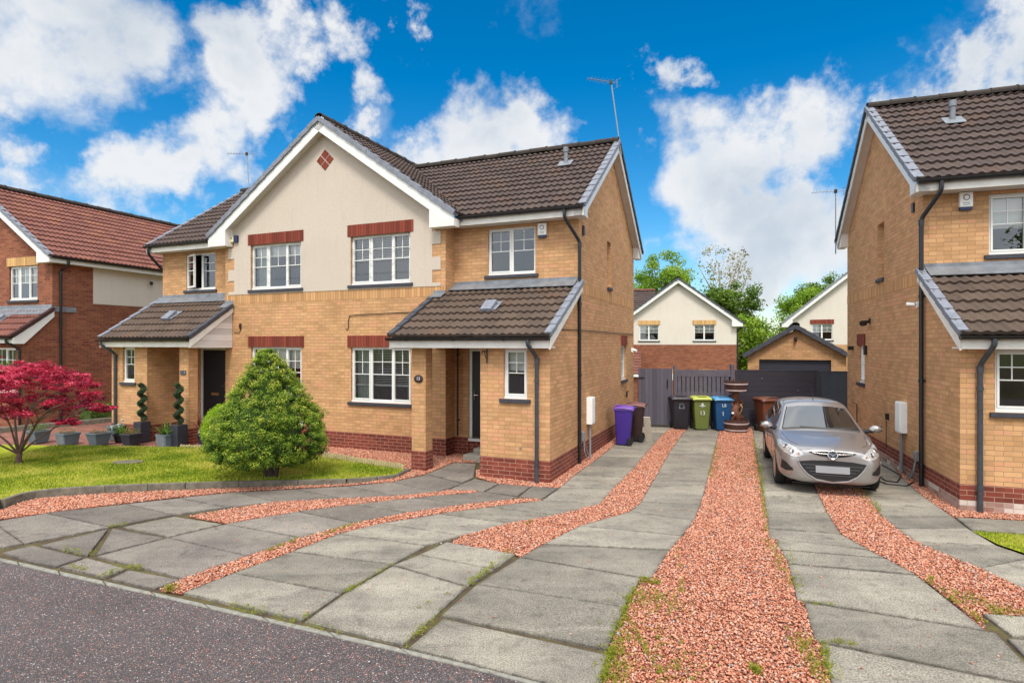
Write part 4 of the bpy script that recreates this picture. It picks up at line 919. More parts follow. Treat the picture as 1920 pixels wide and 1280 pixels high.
# ------------------------------------------------------------------ the near semi-detached pair
PA = G(1031, 905); YA = R(22.4)
def house_frame(P, yaw, off): x = Vector((cos(yaw), -sin(yaw), 0)); return P+x*off
HA = empty('semi_detached_house', house_frame(PA, YA, -6.16), -YA, 'buff brick semi-detached pair with a cream rendered front gable and two tiled porches', 'house')
IA = semi(HA, (-1, 1), 1.85, 1.45, 8.24, 7.53, {1: 0.0, -1: .41}, [(4.4, 4.85, 3.86, 5.0), (6.1, 6.72, 1.46, 2.42)])
downpipe(HA, [(5.98, 1.44, 5.17), (5.98, 1.44, 5.0), (6.20, 1.78, 4.55), (6.20, 1.78, .02)], clip_dir=(-1, 0, 0))
downpipe(HA, [(5.86, -.32, 2.55), (5.86, -.32, 2.44), (5.93, -.05, 2.22), (5.93, -.05, 0.0)], 'pipe_grey', clip_dir=(0, 1, 0))
downpipe(HA, [(-6.1, .09, 2.55), (-6.1, .09, 2.44), (-5.95, .36, 2.2), (-5.95, .36, 0)], 'pipe_grey')
downpipe(HA, [(-6.2, 1.44, 5.17), (-6.2, 1.44, 4.98), (-6.2, 1.95, 4.5), (-6.2, 1.95, .1)], clip_dir=(1, 0, 0))
downpipe(HA, [(3.42, 1.72, 2.4), (3.42, 1.72, .42)], 'cable_black', r=.018)
sl_ = IA['sl']; vent_tile(HA, (5.3, 3.75, IA['zr']-(IA['yr']-3.75)*sl_+.03), (1,0,0), IA['uy']); vent_tile(HA, (-4.35, 2.7, IA['zr']-(IA['yr']-2.7)*sl_+.03), (1,0,0), IA['uy'])
def alarm(par, x, y, z, mat='white_plastic', w_=.19, h_=.30, low='navy_plastic', txt=None):
    b = MB(); b.box(x-w_/2, x+w_/2, y-.07, y, z-h_/2+.05, z+h_/2); o = b.build('alarm_box', mat, par, bevel=.012)
    b = MB(); b.box(x-w_/2+.008, x+w_/2-.008, y-.065, y, z-h_/2, z-h_/2+.05); b.build('strobe', low, o)
    b = MB(); b.lathe([(.05, 0), (.05, .004)], 20); r_ = b.build('badge', 'grey_plastic', o); r_.location = (x, y-.071, z+.06); r_.rotation_euler = (pi/2, 0, 0)
    b = MB(); b.lathe([(.034, 0), (.034, .006)], 20); r_ = b.build('badge', 'white_plastic', o); r_.location = (x, y-.072, z+.06); r_.rotation_euler = (pi/2, 0, 0)
    for dz_ in (-.03, -.06): b = MB(); b.box(x-.05, x+.05, y-.072, y-.07, z+dz_-.006, z+dz_+.004); b.build('lettering', 'grey_plastic', o)
    return o
alarm(HA, 5.38, 1.85, 4.84)
b = MB(); b.box(-3.18, -2.90, 1.37, 1.434, 5.08, 5.24); ab = b.build('alarm_box', 'cream_plastic', HA, bevel=.012, label='cream and navy alarm box on the left of the gable'); b = MB(); b.box(-2.90, -2.78, 1.365, 1.434, 5.07, 5.25); b.build('end_panel', 'navy_plastic', ab, bevel=.012)
b = MB(); b.prism([(-3.165, 1.366, 5.11), (-3.12, 1.366, 5.11), (-3.14, 1.366, 5.21)], (0, .004, 0)); b.box(-3.09, -2.95, 1.366, 1.37, 5.165, 5.19); b.box(-3.105, -3.08, 1.366, 1.37, 5.15, 5.175); b.build('lettering', 'gutter_black', ab)
def wall_box(par, x, y0, y1, z0, z1, name='meter_box', mat='white_plastic', d_=.12, side=1):
    b = MB(); b.box(x, x+side*d_, y0, y1, z0, z1); o = b.build(name, mat, par, bevel=.01); b = MB(); b.box(x+side*d_, x+side*(d_+.008), y0+.02, y1-.02, z0+.03, z1-.02); b.build('door', mat, o, bevel=.004); return o
wall_box(HA, 6.16, 2.45, 2.73, .72, 1.3)
b = MB(); b.tube([(6.22, 2.54, .72), (6.22, 2.54, .0)], .025, 8); b.tube([(6.2, 2.66, .72), (6.2, 2.66, .1)], .012, 6); b.build('service_pipe', 'grey_plastic', HA)
wall_box(HA, 6.16, 2.05, 2.15, .42, .62, 'socket_box', 'grey_plastic', .06); b = MB(); b.tube([(6.2, 2.1, .42), (6.22, 2.08, .2), (6.27, 2.12, .05)], .012, 6); b.tube([(6.2, 2.12, .42), (6.24, 2.2, .2), (6.3, 2.26, .02)], .012, 6); b.build('service_pipe', 'galv', HA)
b = MB(); b.box(6.165, 6.20, 2.10, 2.2, 4.74, 4.94); b.build('air_vent', 'bin_brown_dark', HA); b = MB(); b.box(6.168, 6.175, 5.6, 5.82, .38, .6); b.build('air_vent', 'bin_brown_dark', HA)
for (x, y, z) in [(-.72, 1.45, .5)]: b = MB(); b.box(x-.07, x+.07, y-.05, y, z-.07, z+.07); b.build('flue_cover', 'white_plastic', HA, bevel=.008)
def cable(par, pts, r=.009, mat='cable_black', name='cable'): b = MB(); b.tube(pts, r, 6); return b.build(name, mat, par)
cable(HA, [(3.0, 1.43, 3.17), (2.0, 1.43, 3.16), (.9, 1.43, 3.13), (.72, 1.43, 3.12), (.68, 1.43, 3.0), (.68, 1.43, 2.83), (.64, 1.43, 2.78), (.60, 1.43, 2.83)])
cable(HA, [(6.175, .3, 2.72), (6.175, 1.7, 2.74), (6.175, 4, 2.74), (6.175, 7.8, 2.74)])
cable(HA, [(-2.95, 1.43, 2.75), (-2.75, 1.43, 2.75), (-2.72, 1.43, 2.85)]); b = MB(); b.box(-2.76, -2.70, 1.42, 1.445, 2.85, 2.98); b.build('cable_box', 'bin_brown_dark', HA)
b = MB(); b.tube([(4.35, 1.45, 2.40), (4.35, 1.45, 2.36)], .12, 20); b.build('porch_lamp', 'yellow_lamp', HA)
b = MB(); b.tube([(4.95, -.03, 2.1), (4.95, -.03, 2.36)], .012, 6); b.tube([(4.95, -.03, 2.3), (4.95, -.2, 2.33), (4.95, -.26, 2.28)], .010, 6); b.tube([(4.95, -.03, 2.18), (4.95, -.1, 2.22), (4.95, -.14, 2.32)], .008, 6); b.build('basket_bracket', 'cable_black', HA)
b = MB(); b.box(4.72, 4.79, 1.2, 1.28, 1.5, 1.66); b.build('doorbell', 'white_plastic', HA, bevel=.01)
b = MB(); b.lathe([(.085, 0), (.085, .012), (.07, .018), (.002, .018)], 24, sx=1.15, sy=.9); pq = b.build('number_plaque', 'bin_brown_dark', HA, smooth=True); pq.location = (3.48, -.008, 1.78); pq.rotation_euler = (pi/2, 0, 0)
text_mesh('number', '13', .085, 'paint_white', pq, (0, 0, .019), (0, 0, 0))
b = MB(); b.box(-3.58, -3.40, .39, .402, 1.70, 1.80); pq = b.build('number_plaque', 'slate_dark', HA); b = MB(); b.box(-3.44, -3.412, .384, .39, 1.725, 1.785); b.build('number', 'number_grey', pq)
b = MB(); b.tube([(5.6, -.03, .58), (5.6, 0, .58)], .018, 8); b.build('overflow_outlet', 'grey_plastic', HA)
for (x, z) in [(5.68, 0)]: b = MB(); b.box(x-.12, x+.12, -.018, -.008, .02, .17); b.build('air_brick', 'red_brick', HA)
b = MB(); b.tube([(6.22, 7.55, 2.28), (6.32, 7.5, 2.25)], .04, 10); b.box(6.16, 6.22, 7.5, 7.6, 2.22, 2.34); b.build('security_light', 'white_plastic', HA)
b = MB(); b.tube([(6.2, 6.6, .95), (6.2, 6.6, 1.12), (6.26, 6.6, 1.14)], .012, 6); b.tube([(6.2, 6.72, .95), (6.2, 6.72, 1.1)], .012, 6); b.build('outside_tap', 'cable_black', HA)

# ------------------------------------------------------------------ the right-hand house (same type)
PB = G(1800, 955); YB = R(18.4)
HB = empty('brick_house', house_frame(PB, YB, 6.16), -YB, 'buff brick house at the right edge with a tiled porch and two black downpipes', 'house')
IB = semi(HB, (-1,), 1.55, 1.3, 7.55, 7.62, {-1: 0.0}, [(3.85, 4.35, 3.86, 5.05), (5.45, 5.98, 1.52, 2.42)], wins='B')
downpipe(HB, [(-6.02, 1.14, 5.17), (-6.02, 1.14, 5.0), (-6.22, 1.43, 4.6), (-6.22, 1.43, .02)], clip_dir=(1, 0, 0))
downpipe(HB, [(-5.86, -.32, 2.55), (-5.86, -.32, 2.44), (-5.93, -.05, 2.15), (-5.93, -.05, 0.0)], 'pipe_grey')
vent_tile(HB, (-5.15, 3.25, IB['zr']-(IB['yr']-3.25)*IB['sl']+.03), (1,0,0), IB['uy'])
alarm(HB, -5.55, 1.55, 4.87)
wall_box(HB, -6.16, 2.35, 2.66, .78, 1.36, side=-1)
b = MB(); b.tube([(-6.22, 2.5, .78), (-6.22, 2.5, 0)], .03, 8); b.build('service_pipe', 'grey_plastic', HB)
wall_box(HB, -6.16, 1.72, 1.84, .38, .55, 'socket_box', 'grey_plastic', .06, side=-1); b = MB(); b.tube([(-6.2, 1.78, .38), (-6.24, 1.76, .18), (-6.3, 1.8, .03)], .013, 6); b.tube([(-6.2, 1.8, .38), (-6.22, 1.9, .15), (-6.3, 1.95, .02)], .011, 6); b.build('service_pipe', 'galv', HB)
b = MB(); b.tube([(-6.20, 3.55, .95), (-6.2, 3.55, .30)], .008, 6); b.box(-6.21, -6.16, 3.5, 3.6, .9, 1.02); b.build('outside_tap', 'cable_black', HB)
b = MB(); b.box(-6.19, -6.16, 4.9, 4.98, 2.92, 3.04); b.tube([(-6.19, 4.94, 2.97), (-6.30, 4.88, 2.95)], .03, 8); b.tube([(-6.29, 4.86, 2.93), (-6.36, 4.80, 2.92)], .065, 12); b.build('security_light', 'cable_black', HB)
b = MB(); b.box(-6.19, -6.16, 1.72, 1.80, 3.1, 3.2); b.build('camera_mount', 'white_plastic', HB); b = MB(); b.obox((-6.27, 1.58, 3.12), (.7,.7,0), (-.7,.7,.1), (0,0,1), .055, .15, .055); b.build('security_camera', 'white_plastic', HB, bevel=.01)
b = MB(); b.box(-6.22, -6.16, 5.2, 5.3, 2.2, 2.42); b.build('wall_lantern', 'cable_black', HB); b = MB(); b.box(-6.28, -6.16, 6.5, 6.62, 2.3, 2.4); b.build('floodlight', 'cable_black', HB)
b = MB(); b.box(-6.19, -6.163, 1.95, 2.05, 4.83, 5.0); b.build('air_vent', 'bin_brown_dark', HB)
b = MB(); b.tube([(-6.22, 5.9, .1), (-6.22, 5.9, .98), (-6.22, 6.3, .98)], .012, 6); b.build('service_pipe', 'cable_black', HB)
# pale salt-bloomed lower courses
brick('bloomed_brick2', srgb(178,150,138), srgb(132,84,72), srgb(176,160,144), stain=.6, extra=srgb(205,190,180))
b = MB(); b.box(-6.166, -6.173, 0, 6.9, -.05, .15); b.box(-6.17, -4.78, -.014, -.008, -.05, .15); b.build('stained_course', 'bloomed_brick2', HB)

# ------------------------------------------------------------------ aerials
def aerial(loc, top_dx, h, yagi, label, boom=.9, els=7):
    root = empty('tv_aerial', loc, 0, label, 'aerial'); b = MB(); b.tube([(0,0,-.25), (top_dx, 0, h)], .016, 8); b.build('mast', 'galv', root)
    b = MB(); d_ = Vector(yagi).normalized(); A = Vector((top_dx, 0, h-.04)); b.tube([A-d_*.22, A+d_*boom], .009, 6); s = d_.cross(Vector((0,0,1))).normalized()
    for i in range(els): c = A+d_*(boom*(i+.5)/els); L = .17-.008*i; b.tube([c-s*L, c+s*L], .004, 5)
    b.tube([A-d_*.2-Vector((0,0,.12)), A-d_*.2+Vector((0,0,.1))], .006, 5); b.tube([A-d_*.2-Vector((0,0,.1))-s*.14, A-d_*.2-Vector((0,0,.1))+s*.14], .005, 5); b.tube([A-d_*.2+Vector((0,0,.08))-s*.14, A-d_*.2+Vector((0,0,.08))+s*.14], .005, 5)
    b.build('antenna', 'galv', root); b = MB(); b.box(top_dx-.03, top_dx+.03, -.03, .03, h-.1, h); b.build('clamp', 'gutter_black', root); return root
def loc_of(par, p): return par.matrix_local @ Vector(p)
bpy.context.view_layer.update()
wl = lambda par, p: Matrix.Translation(par.location) @ Matrix.Rotation(par.rotation_euler.z, 4, 'Z') @ Vector(p)
aerial(wl(HA, (6.40, IA['yr']+.05, 7.50)), -.26, 1.62, (-1, -.6, -.12), 'tall leaning television aerial on the right end of the central ridge', boom=.75)
aerial(wl(HA, (-6.05, IA['yr'], 7.50)), -.10, 1.35, (-1, -.5, -.15), 'television aerial standing behind the left slope of the front gable', boom=.6)
aerial(wl(HB, (-6.38, 7.50, 5.15)), 0, 1.5, (-1, .3, 0), 'thin television aerial against the sky beside the right-hand eaves', boom=.6)

# ------------------------------------------------------------------ red brick house, far left
YC = R(19.2); HC = empty('red_brick_house', Vector(((98-960)/F*18, 18, 0)), -YC, 'red brick house with a long brown tiled roof behind the purple maple', 'house')
def simple_gable(root, W, D, wallmat, z_e, z_r, roofmat, gables=(0,), ovh=.3, ridgemat='ridge_brown', verge='verge_grey'):
    pass
wb = MB(); W = 6.6; D = 11.5; ze, zr = 5.12, 7.66; x_r = -W/2; slx = (zr-ze)/(W/2+.35)
fo = [(-2.02, -.68, 3.84, 4.93), (-2.5, -.9, 1.2, 2.38)]
wall(wb, 'y', 0, -W, 0, -.2, 5.05, [fo[0]], .1); wb.poly([(-W, 0, 5.05), (0, 0, 5.05), (0, 0, zr-slx*(W/2)-.1), (x_r, 0, zr-.1), (-W, 0, zr-slx*(W/2)-.1)])
wall(wb, 'x', 0, 0, D, -.2, 5.1, inw=-1); wall(wb, 'x', -W, 0, D, -.2, 5.1); wall(wb, 'y', D, -W, 0, -.2, 5.1)
wb.poly([(-W, D, 5.05), (0, D, 5.05), (0, D, zr-slx*(W/2)-.1), (x_r, D, zr-.1), (-W, D, zr-slx*(W/2)-.1)])
wo = (-.72-1.1, -.72+.55, 1.42, 2.36)
wall(wb, 'y', -.85, -W, .0, -.2, 2.5, [(-1.75, -.25, 1.0, 2.34)], .1); wall(wb, 'x', 0, -.85, 0, -.2, 2.5, inw=-1); wb.poly([(0, -.85, 2.5), (0, 0, 2.5), (0, 0, 3.4), (0, -.85, 2.9)])
wb.build('wall', 'house_red_brick', HC)
b = MB(); b.box(-.6, .012, -.0, .0, 0, 0) if False else None
b = MB(); b.box(.0, .016, 1.25, 4.6, 3.78, 5.04); b.build('render_panel', 'roughcast_pale', HC)
b = MB(); b.box(0, .006, .1, D, 3.54, 3.775); b.build('brick_band', 'house_red_brick', HC)
window(HC, 'y', 0, 1, *fo[0], splits=(.33, .67), blind='roller', bfrac=.5, lintel='soldier_cream'); window(HC, 'y', -.85, 1, -1.75, -.25, 1.0, 2.34, splits=(.33, .67), blind='curtain', lintel=None)
u = Vector((-(W/2+.35), 0, zr-ze)).normalized(); L = math.hypot(W/2+.35, zr-ze)
tile_roof(HC, 'roof', 'red_tiles', (.35, -.3, ze), (0,1,0), u, D+.6, L); tile_roof(HC, 'roof', 'red_tiles', (-W-.35, D+.3, ze), (0,-1,0), (-u.x, 0, u.z), D+.6, L, res=3)
ridge(HC, (x_r, -.3, zr+.03), (x_r, D+.3, zr+.03), 'ridge_brown')
for s in (1, -1):
    A = Vector((x_r+s*(W/2+.35), -.3, ze)); B = Vector((x_r, -.3, zr)); caps(HC, A-Vector((0,.03,0)), B-Vector((0,.03,0)), (0,1,0), 'verge_grey', w_=.15)
    uu = (B-A).normalized(); n = Vector((s*uu.z, 0, abs(uu.x))); b = MB(); b.obox(A-n*.22, (0,1,0), uu, n, .028, L+.05, .2); b.build('barge_board', 'upvc', HC)
b = MB(); b.obox(Vector((.35, -.272, ze))-Vector((u.z, 0, -u.x))*.2, (0,1,0), u, Vector((u.z, 0, -u.x)), .25, L, .02); b.build('verge_soffit', 'soffit_white', HC)
b = MB(); b.box(.31, .335, -.3, D, 4.95, 5.12); b.box(0, .31, -.27, D, 4.96, 4.98); b.prism([(.30, -.297, 4.94), (.30, -.297, 5.12), (-.25, -.297, 5.5), (-.25, -.297, 4.94)], (0, .26, 0)); b.build('fascia', 'upvc', HC)
gutter(HC, (.40, D, 5.12), (.40, -.3, 5.12)); downpipe(HC, [(.40, .22, 5.08), (.40, .22, 4.9), (.05, .22, 4.75), (.05, .22, 0)], clip_dir=(-1, 0, 0))
tile_roof(HC, 'porch_roof', 'red_tiles', (-W, -1.15, 2.66), (1,0,0), Vector((0, 1.15, .86)).normalized(), W+.1, 1.43); caps(HC, (.13, -1.15, 2.68), (.13, 0, 3.54), (-1,0,0), 'ridge_red', w_=.14)
b = MB(); b.box(-W, .1, -1.13, -1.1, 2.48, 2.64); b.prism([(.085, -1.13, 2.46), (.085, -1.13, 2.62), (.085, -.01, 3.46), (.085, -.01, 3.3), (.085, -.84, 2.46)], (.025, 0, 0)); b.build('fascia', 'upvc', HC)
gutter(HC, (-W, -1.19, 2.65), (.1, -1.19, 2.65)); downpipe(HC, [(-.1, -1.19, 2.6), (-.1, -1.19, 2.5), (.0, -.9, 2.3), (.0, -.9, 0)], clip_dir=(-1,0,0))
b = MB(); b.box(-W, .02, -.03, -.01, 3.5, 3.68); b.box(.016, .03, -.05, .7, 3.46, 3.62); b.obox((-W, -.3, 3.36), (1,0,0), Vector((0, 1.15, .86)).normalized(), Vector((0, -.86, 1.15)).normalized(), W, .36, .014); b.build('lead_flashing', 'lead', HC)
vent_tile(HC, (-1.6, -.55, 3.13), (1,0,0), Vector((0, 1.15, .86)).normalized(), False)
b = MB(); b.box(.0, .01, .9, 1.15, 2.4, 2.56); b.build('air_brick', 'red_brick', HC)
b = MB(); b.box(.016, .06, 3.28, 3.36, 4.62, 4.72); b.tube([(.06, 3.32, 4.66), (.2, 3.2, 4.62)], .05, 10); b.build('security_light', 'cable_black', HC)

# ------------------------------------------------------------------ houses beyond the gate
def cream_house(loc, yaw, W, z0, zband, ze, zr, wins_, label, roofmat, lower='house_red_brick', D=8, wing=None, lintel='soldier_cream', verge='slate_dark', pw=.1):
    root = empty('cream_gable_house', loc, -yaw, label, 'house'); b = MB(); wall(b, 'y', 0, 0, W, z0, zband, rev=.08); wall(b, 'x', 0, 0, D, z0, zband); wall(b, 'x', W, 0, D, z0, zband, inw=-1); b.build('wall', lower, root)
    b = MB(); wall(b, 'y', 0, 0, W, zband, ze, wins_, .08); s = (zr-ze)/(W/2+.35); b.poly([(0, 0, ze), (W, 0, ze), (W, 0, ze+.35*s-.1), (W/2, 0, zr-.1), (0, 0, ze+.35*s-.1)]); wall(b, 'x', 0, 0, D, zband, ze); wall(b, 'x', W, 0, D, zband, ze, inw=-1); wall(b, 'y', D, 0, W, z0, ze)
    b.build('render_wall', 'roughcast_pale', root)
    for o in wins_: window(root, 'y', 0, 1, *o, splits=(.5,), blind='roller', bfrac=.5, lintel=lintel)
    u = Vector((W/2+.35, 0, zr-ze)).normalized(); L = math.hypot(W/2+.35, zr-ze)
    tile_roof(root, 'roof', roofmat, (W+.35, -.3, ze), (0,1,0), (-u.x, 0, u.z), D+.6, L, res=3); tile_roof(root, 'roof', roofmat, (-.35, D+.3, ze), (0,-1,0), u, D+.6, L, res=3)
    ridge(root, (W/2, -.3, zr+.02), (W/2, D, zr+.02), 'ridge_brown')
    for s_ in (1, -1):
        A = Vector((W/2+s_*(W/2+.35), -.3, ze)); B = Vector((W/2, -.3, zr)); uu = (B-A).normalized(); n = Vector((s_*uu.z, 0, abs(uu.x)))
        b = MB(); b.obox(A-n*.22, (0,1,0), uu, n, .03, L+.05, .2); b.prism([(A.x-s_*.02, -.298, ze-.2), (A.x-s_*.02, -.298, ze-.02), (A.x-s_*.65, -.298, ze+.38), (A.x-s_*.65, -.298, ze-.2)], (0, .28, 0)); b.build('barge_board', 'upvc', root)
        caps(root, A-Vector((0,.03,0)), B-Vector((0,.03,0)), (0,1,0), verge, w_=.16)
        gutter(root, (A.x+s_*.05, D if s_ > 0 else -.25, ze) , (A.x+s_*.05, -.25 if s_ > 0 else D, ze))
    return root
D1 = 36.0
HD = cream_house((6.95, 36.9, 0), R(12), 6.9, -1.4, 2.42, 3.72, 6.5, [(1.1, 2.3, 2.66, 3.66), (4.4, 5.65, 2.66, 3.66)], 'cream gabled house with a red brick ground storey seen over the wooden fence', 'brown_tiles')
downpipe(HD, [(7.3, .1, 3.7), (7.3, .1, 3.55), (6.95, -.03, 3.3), (6.95, -.03, -1.3)])
for i, (a, c_) in enumerate(((1.6, 3.2), (4.4, 5.75))): 
    b = MB(); b.box(a+.3, c_, -.02, .02, .62, .9); b.build('lintel', 'soldier_cream', HD); b = MB(); b.box(a+.35, c_-.05, -.05, .02, .2, .62); b.build('window', 'upvc', HD)
b = MB(); b.box(3.86, 4.02, -.12, 0, .55, .72); b.build('wall_light', 'cable_black', HD)
tile_roof(HD, 'wing_roof', 'brown_tiles', (-6, .5, 3.7), (1,0,0), Vector((0, 4.0, 2.5)).normalized(), 8.2, 4.72, res=3); ridge(HD, (-6, 4.5, 6.23), (2.2, 4.5, 6.23), 'red_tiles')
tile_roof(HD, 'lean_to_roof', 'red_tiles', (-4, -2.2, .68), (1,0,0), Vector((0, 2.2, 1.3)).normalized(), 5.2, 2.55, res=3); b = MB(); b.box(-4, 1.2, -2.2, -2.15, .5, .66); b.build('fascia', 'upvc', HD); b = MB(); wall(b, 'y', -1.95, -4, 1.0, -1.4, .55); wall(b, 'x', 1.0, -1.95, 0, -1.4, .9); b.build('lean_to_wall', 'house_red_brick', HD)
wb = MB(); wall(wb, 'y', .9, -6, 0, -1.4, 3.7); wb.build('wall', 'roughcast_pale', HD)
HE = cream_house((17.46, 36.84, 0), R(27), 8.6, -1.4, 2.42, 3.72, 7.6, [(1.35, 2.5, 2.70, 3.70)], 'cream gabled house with a slate blue verge at the right behind the garage', 'brown_tiles', lower='buff_brick', lintel='soldier_red', verge='verge_grey')
# garage
GA = empty('brick_garage', (8.08, 19.93, 0), -R(24), 'small buff brick garage with a black door behind the black gate', 'garage')
W = 2.95; zt = 2.12; zr = 3.0; b = MB(); wall(b, 'y', 0, 0, W, -.4, zt, [(.36, 2.52, -.4, 1.93)], .15); b.poly([(0,0,zt), (W,0,zt), (W,0,zt+.04), (W/2,0,zr-.08), (0,0,zt+.04)]); wall(b, 'x', 0, 0, 5.5, -.4, zt+.03); wall(b, 'x', W, 0, 5.5, -.4, zt+.03, inw=-1); wall(b, 'y', 5.5, 0, W, -.4, zt); b.build('wall', 'buff_brick', GA)
b = MB(); b.box(.36, 2.52, .1, .14, -.4, 1.93); b.build('garage_door', 'garage_door', GA)
for s in (1, -1):
    A = Vector((W/2+s*(W/2+.16), -.15, 2.03)); B = Vector((W/2, -.15, zr+.03)); Lr = (B-A).length; uu = (B-A).normalized()
    tile_roof(GA, 'roof', 'brown_tiles', A if s > 0 else Vector((A.x, 5.7, A.z)), (0, s, 0), uu, 5.85, Lr, res=3)
    caps(GA, A-Vector((0,.03,0)), B-Vector((0,.03,0)), (0,1,0), 'slate_dark', w_=.16, h_=.14, over=.06)
ridge(GA, (W/2, -.2, zr+.06), (W/2, 5.7, zr+.06)); b = MB(); b.box(W/2-.05, W/2+.05, -.1, 0, 2.58, 2.68); b.tube([(W/2, -.08, 2.6), (W/2, -.17, 2.56)], .035, 8); b.build('security_light', 'cable_black', GA)
b = MB(); b.box(0, W, -3.0, -.02, -.35, -.3) if False else b.box(.2, W-.2, 0.16, 5.4, -.39, -.36); b.build('floor', 'concrete_step', GA)
# ------------------------------------------------------------------ fences and gates
def post(par, p, h, w_=.1, mat='fence_grey'):
    b = MB(); b.box(p[0]-w_/2, p[0]+w_/2, p[1]-w_/2, p[1]+w_/2, -.1, h); return b.build('post', mat, par, bevel=.008)
A, B, C_ = Vector((3.72, 17.25, 0)), Vector((4.83, 17.2, 0)), Vector((6.42, 16.95, 0))
d_ = (B-A).normalized(); n_ = Vector((d_.y, -d_.x, 0))
g = empty('timber_gate', A, 0, 'grey painted close-boarded timber gate beside the central house', 'gate')
b = MB(); L = (B-A).length-.12; b.obox(-n_*0+d_*.03+Vector((0,0,.07)), d_, n_, (0,0,1), L, .025, 1.66)
b.build('board_panel', 'gate_boards', g)
b = MB(); b.box(.02, .20, -.05, -.03, 1.44, 1.475); b.box(.02, .20, -.05, -.03, .3, .335); b.build('hinge', 'cable_black', g); b = MB(); b.box(L-.14, L-.10, -.08, -.05, 1.15, 1.4); b.build('latch', 'cable_black', g)
f = empty('timber_fence', B, 0, 'grey painted slatted timber fence panel behind the row of wheeled bins', 'fence')
d_ = (C_-B).normalized(); n_ = Vector((d_.y, -d_.x, 0)); L = (C_-B).length; post(f, (0, 0), 1.80); post(f, (d_*L)[:2], 1.86, .11)
b = MB(); k = .07; i = 0
while k < L-.1:
    b.obox(d_*k+Vector((0,0,.08)), d_, n_, (0,0,1), .098, .02, 1.62); k += .122
b.build('slats', 'fence_grey', f)
b = MB(); b.obox(d_*.05+Vector((0,0,1.50)), d_, n_, (0,0,1), L-.1, .028, .20); [b.obox(d_*.05-n_*.04+Vector((0,0,z)), d_, n_, (0,0,1), L-.1, .04, .09) for z in (.35, .95)]; b.build('rail', 'fence_grey', f)
b = MB(); b.obox(d_*.05-n_*.09+Vector((0,0,.05)), d_, n_, (0,0,1), L-.1, .02, 1.6); b.build('backing_boards', 'fence_black', f)
g = empty('black_fence', (6.52, 16.95, 0), -R(1), 'wide black horizontal-board gate in front of the brick garage', 'gate'); b = MB(); b.box(.02, 2.33, 0, .04, .06, 1.66); b.build('board_panel', 'black_boards', g)
b = MB(); b.box(0, .06, -.01, .05, 0, 1.7); b.box(2.33, 2.40, -.01, .05, 0, 1.7); b.box(.06, 2.33, -.008, .048, 1.66, 1.7); b.build('frame', 'fence_black', g)
b = MB(); b.tube([(.75, -.02, 1.45), (.75, 0, 1.45)], .02, 8); b.tube([(1.8, -.02, 1.1), (1.8, 0, 1.1)], .02, 8); b.build('bolt', 'galv', g)
g = empty('black_gate', (8.98, 16.98, 0), -R(1), 'slate black pedestrian gate between the wide black gate and the right-hand house', 'gate'); b = MB(); b.box(.05, 1.05, 0, .04, .06, 1.62); b.build('board_panel', 'gate_slate', g)
b = MB(); b.box(0, .05, -.01, .05, .03, 1.66); b.box(1.05, 1.18, -.01, .06, -.1, 1.72); b.box(.05, 1.05, -.01, .05, 1.62, 1.66); b.build('frame', 'fence_black', g)
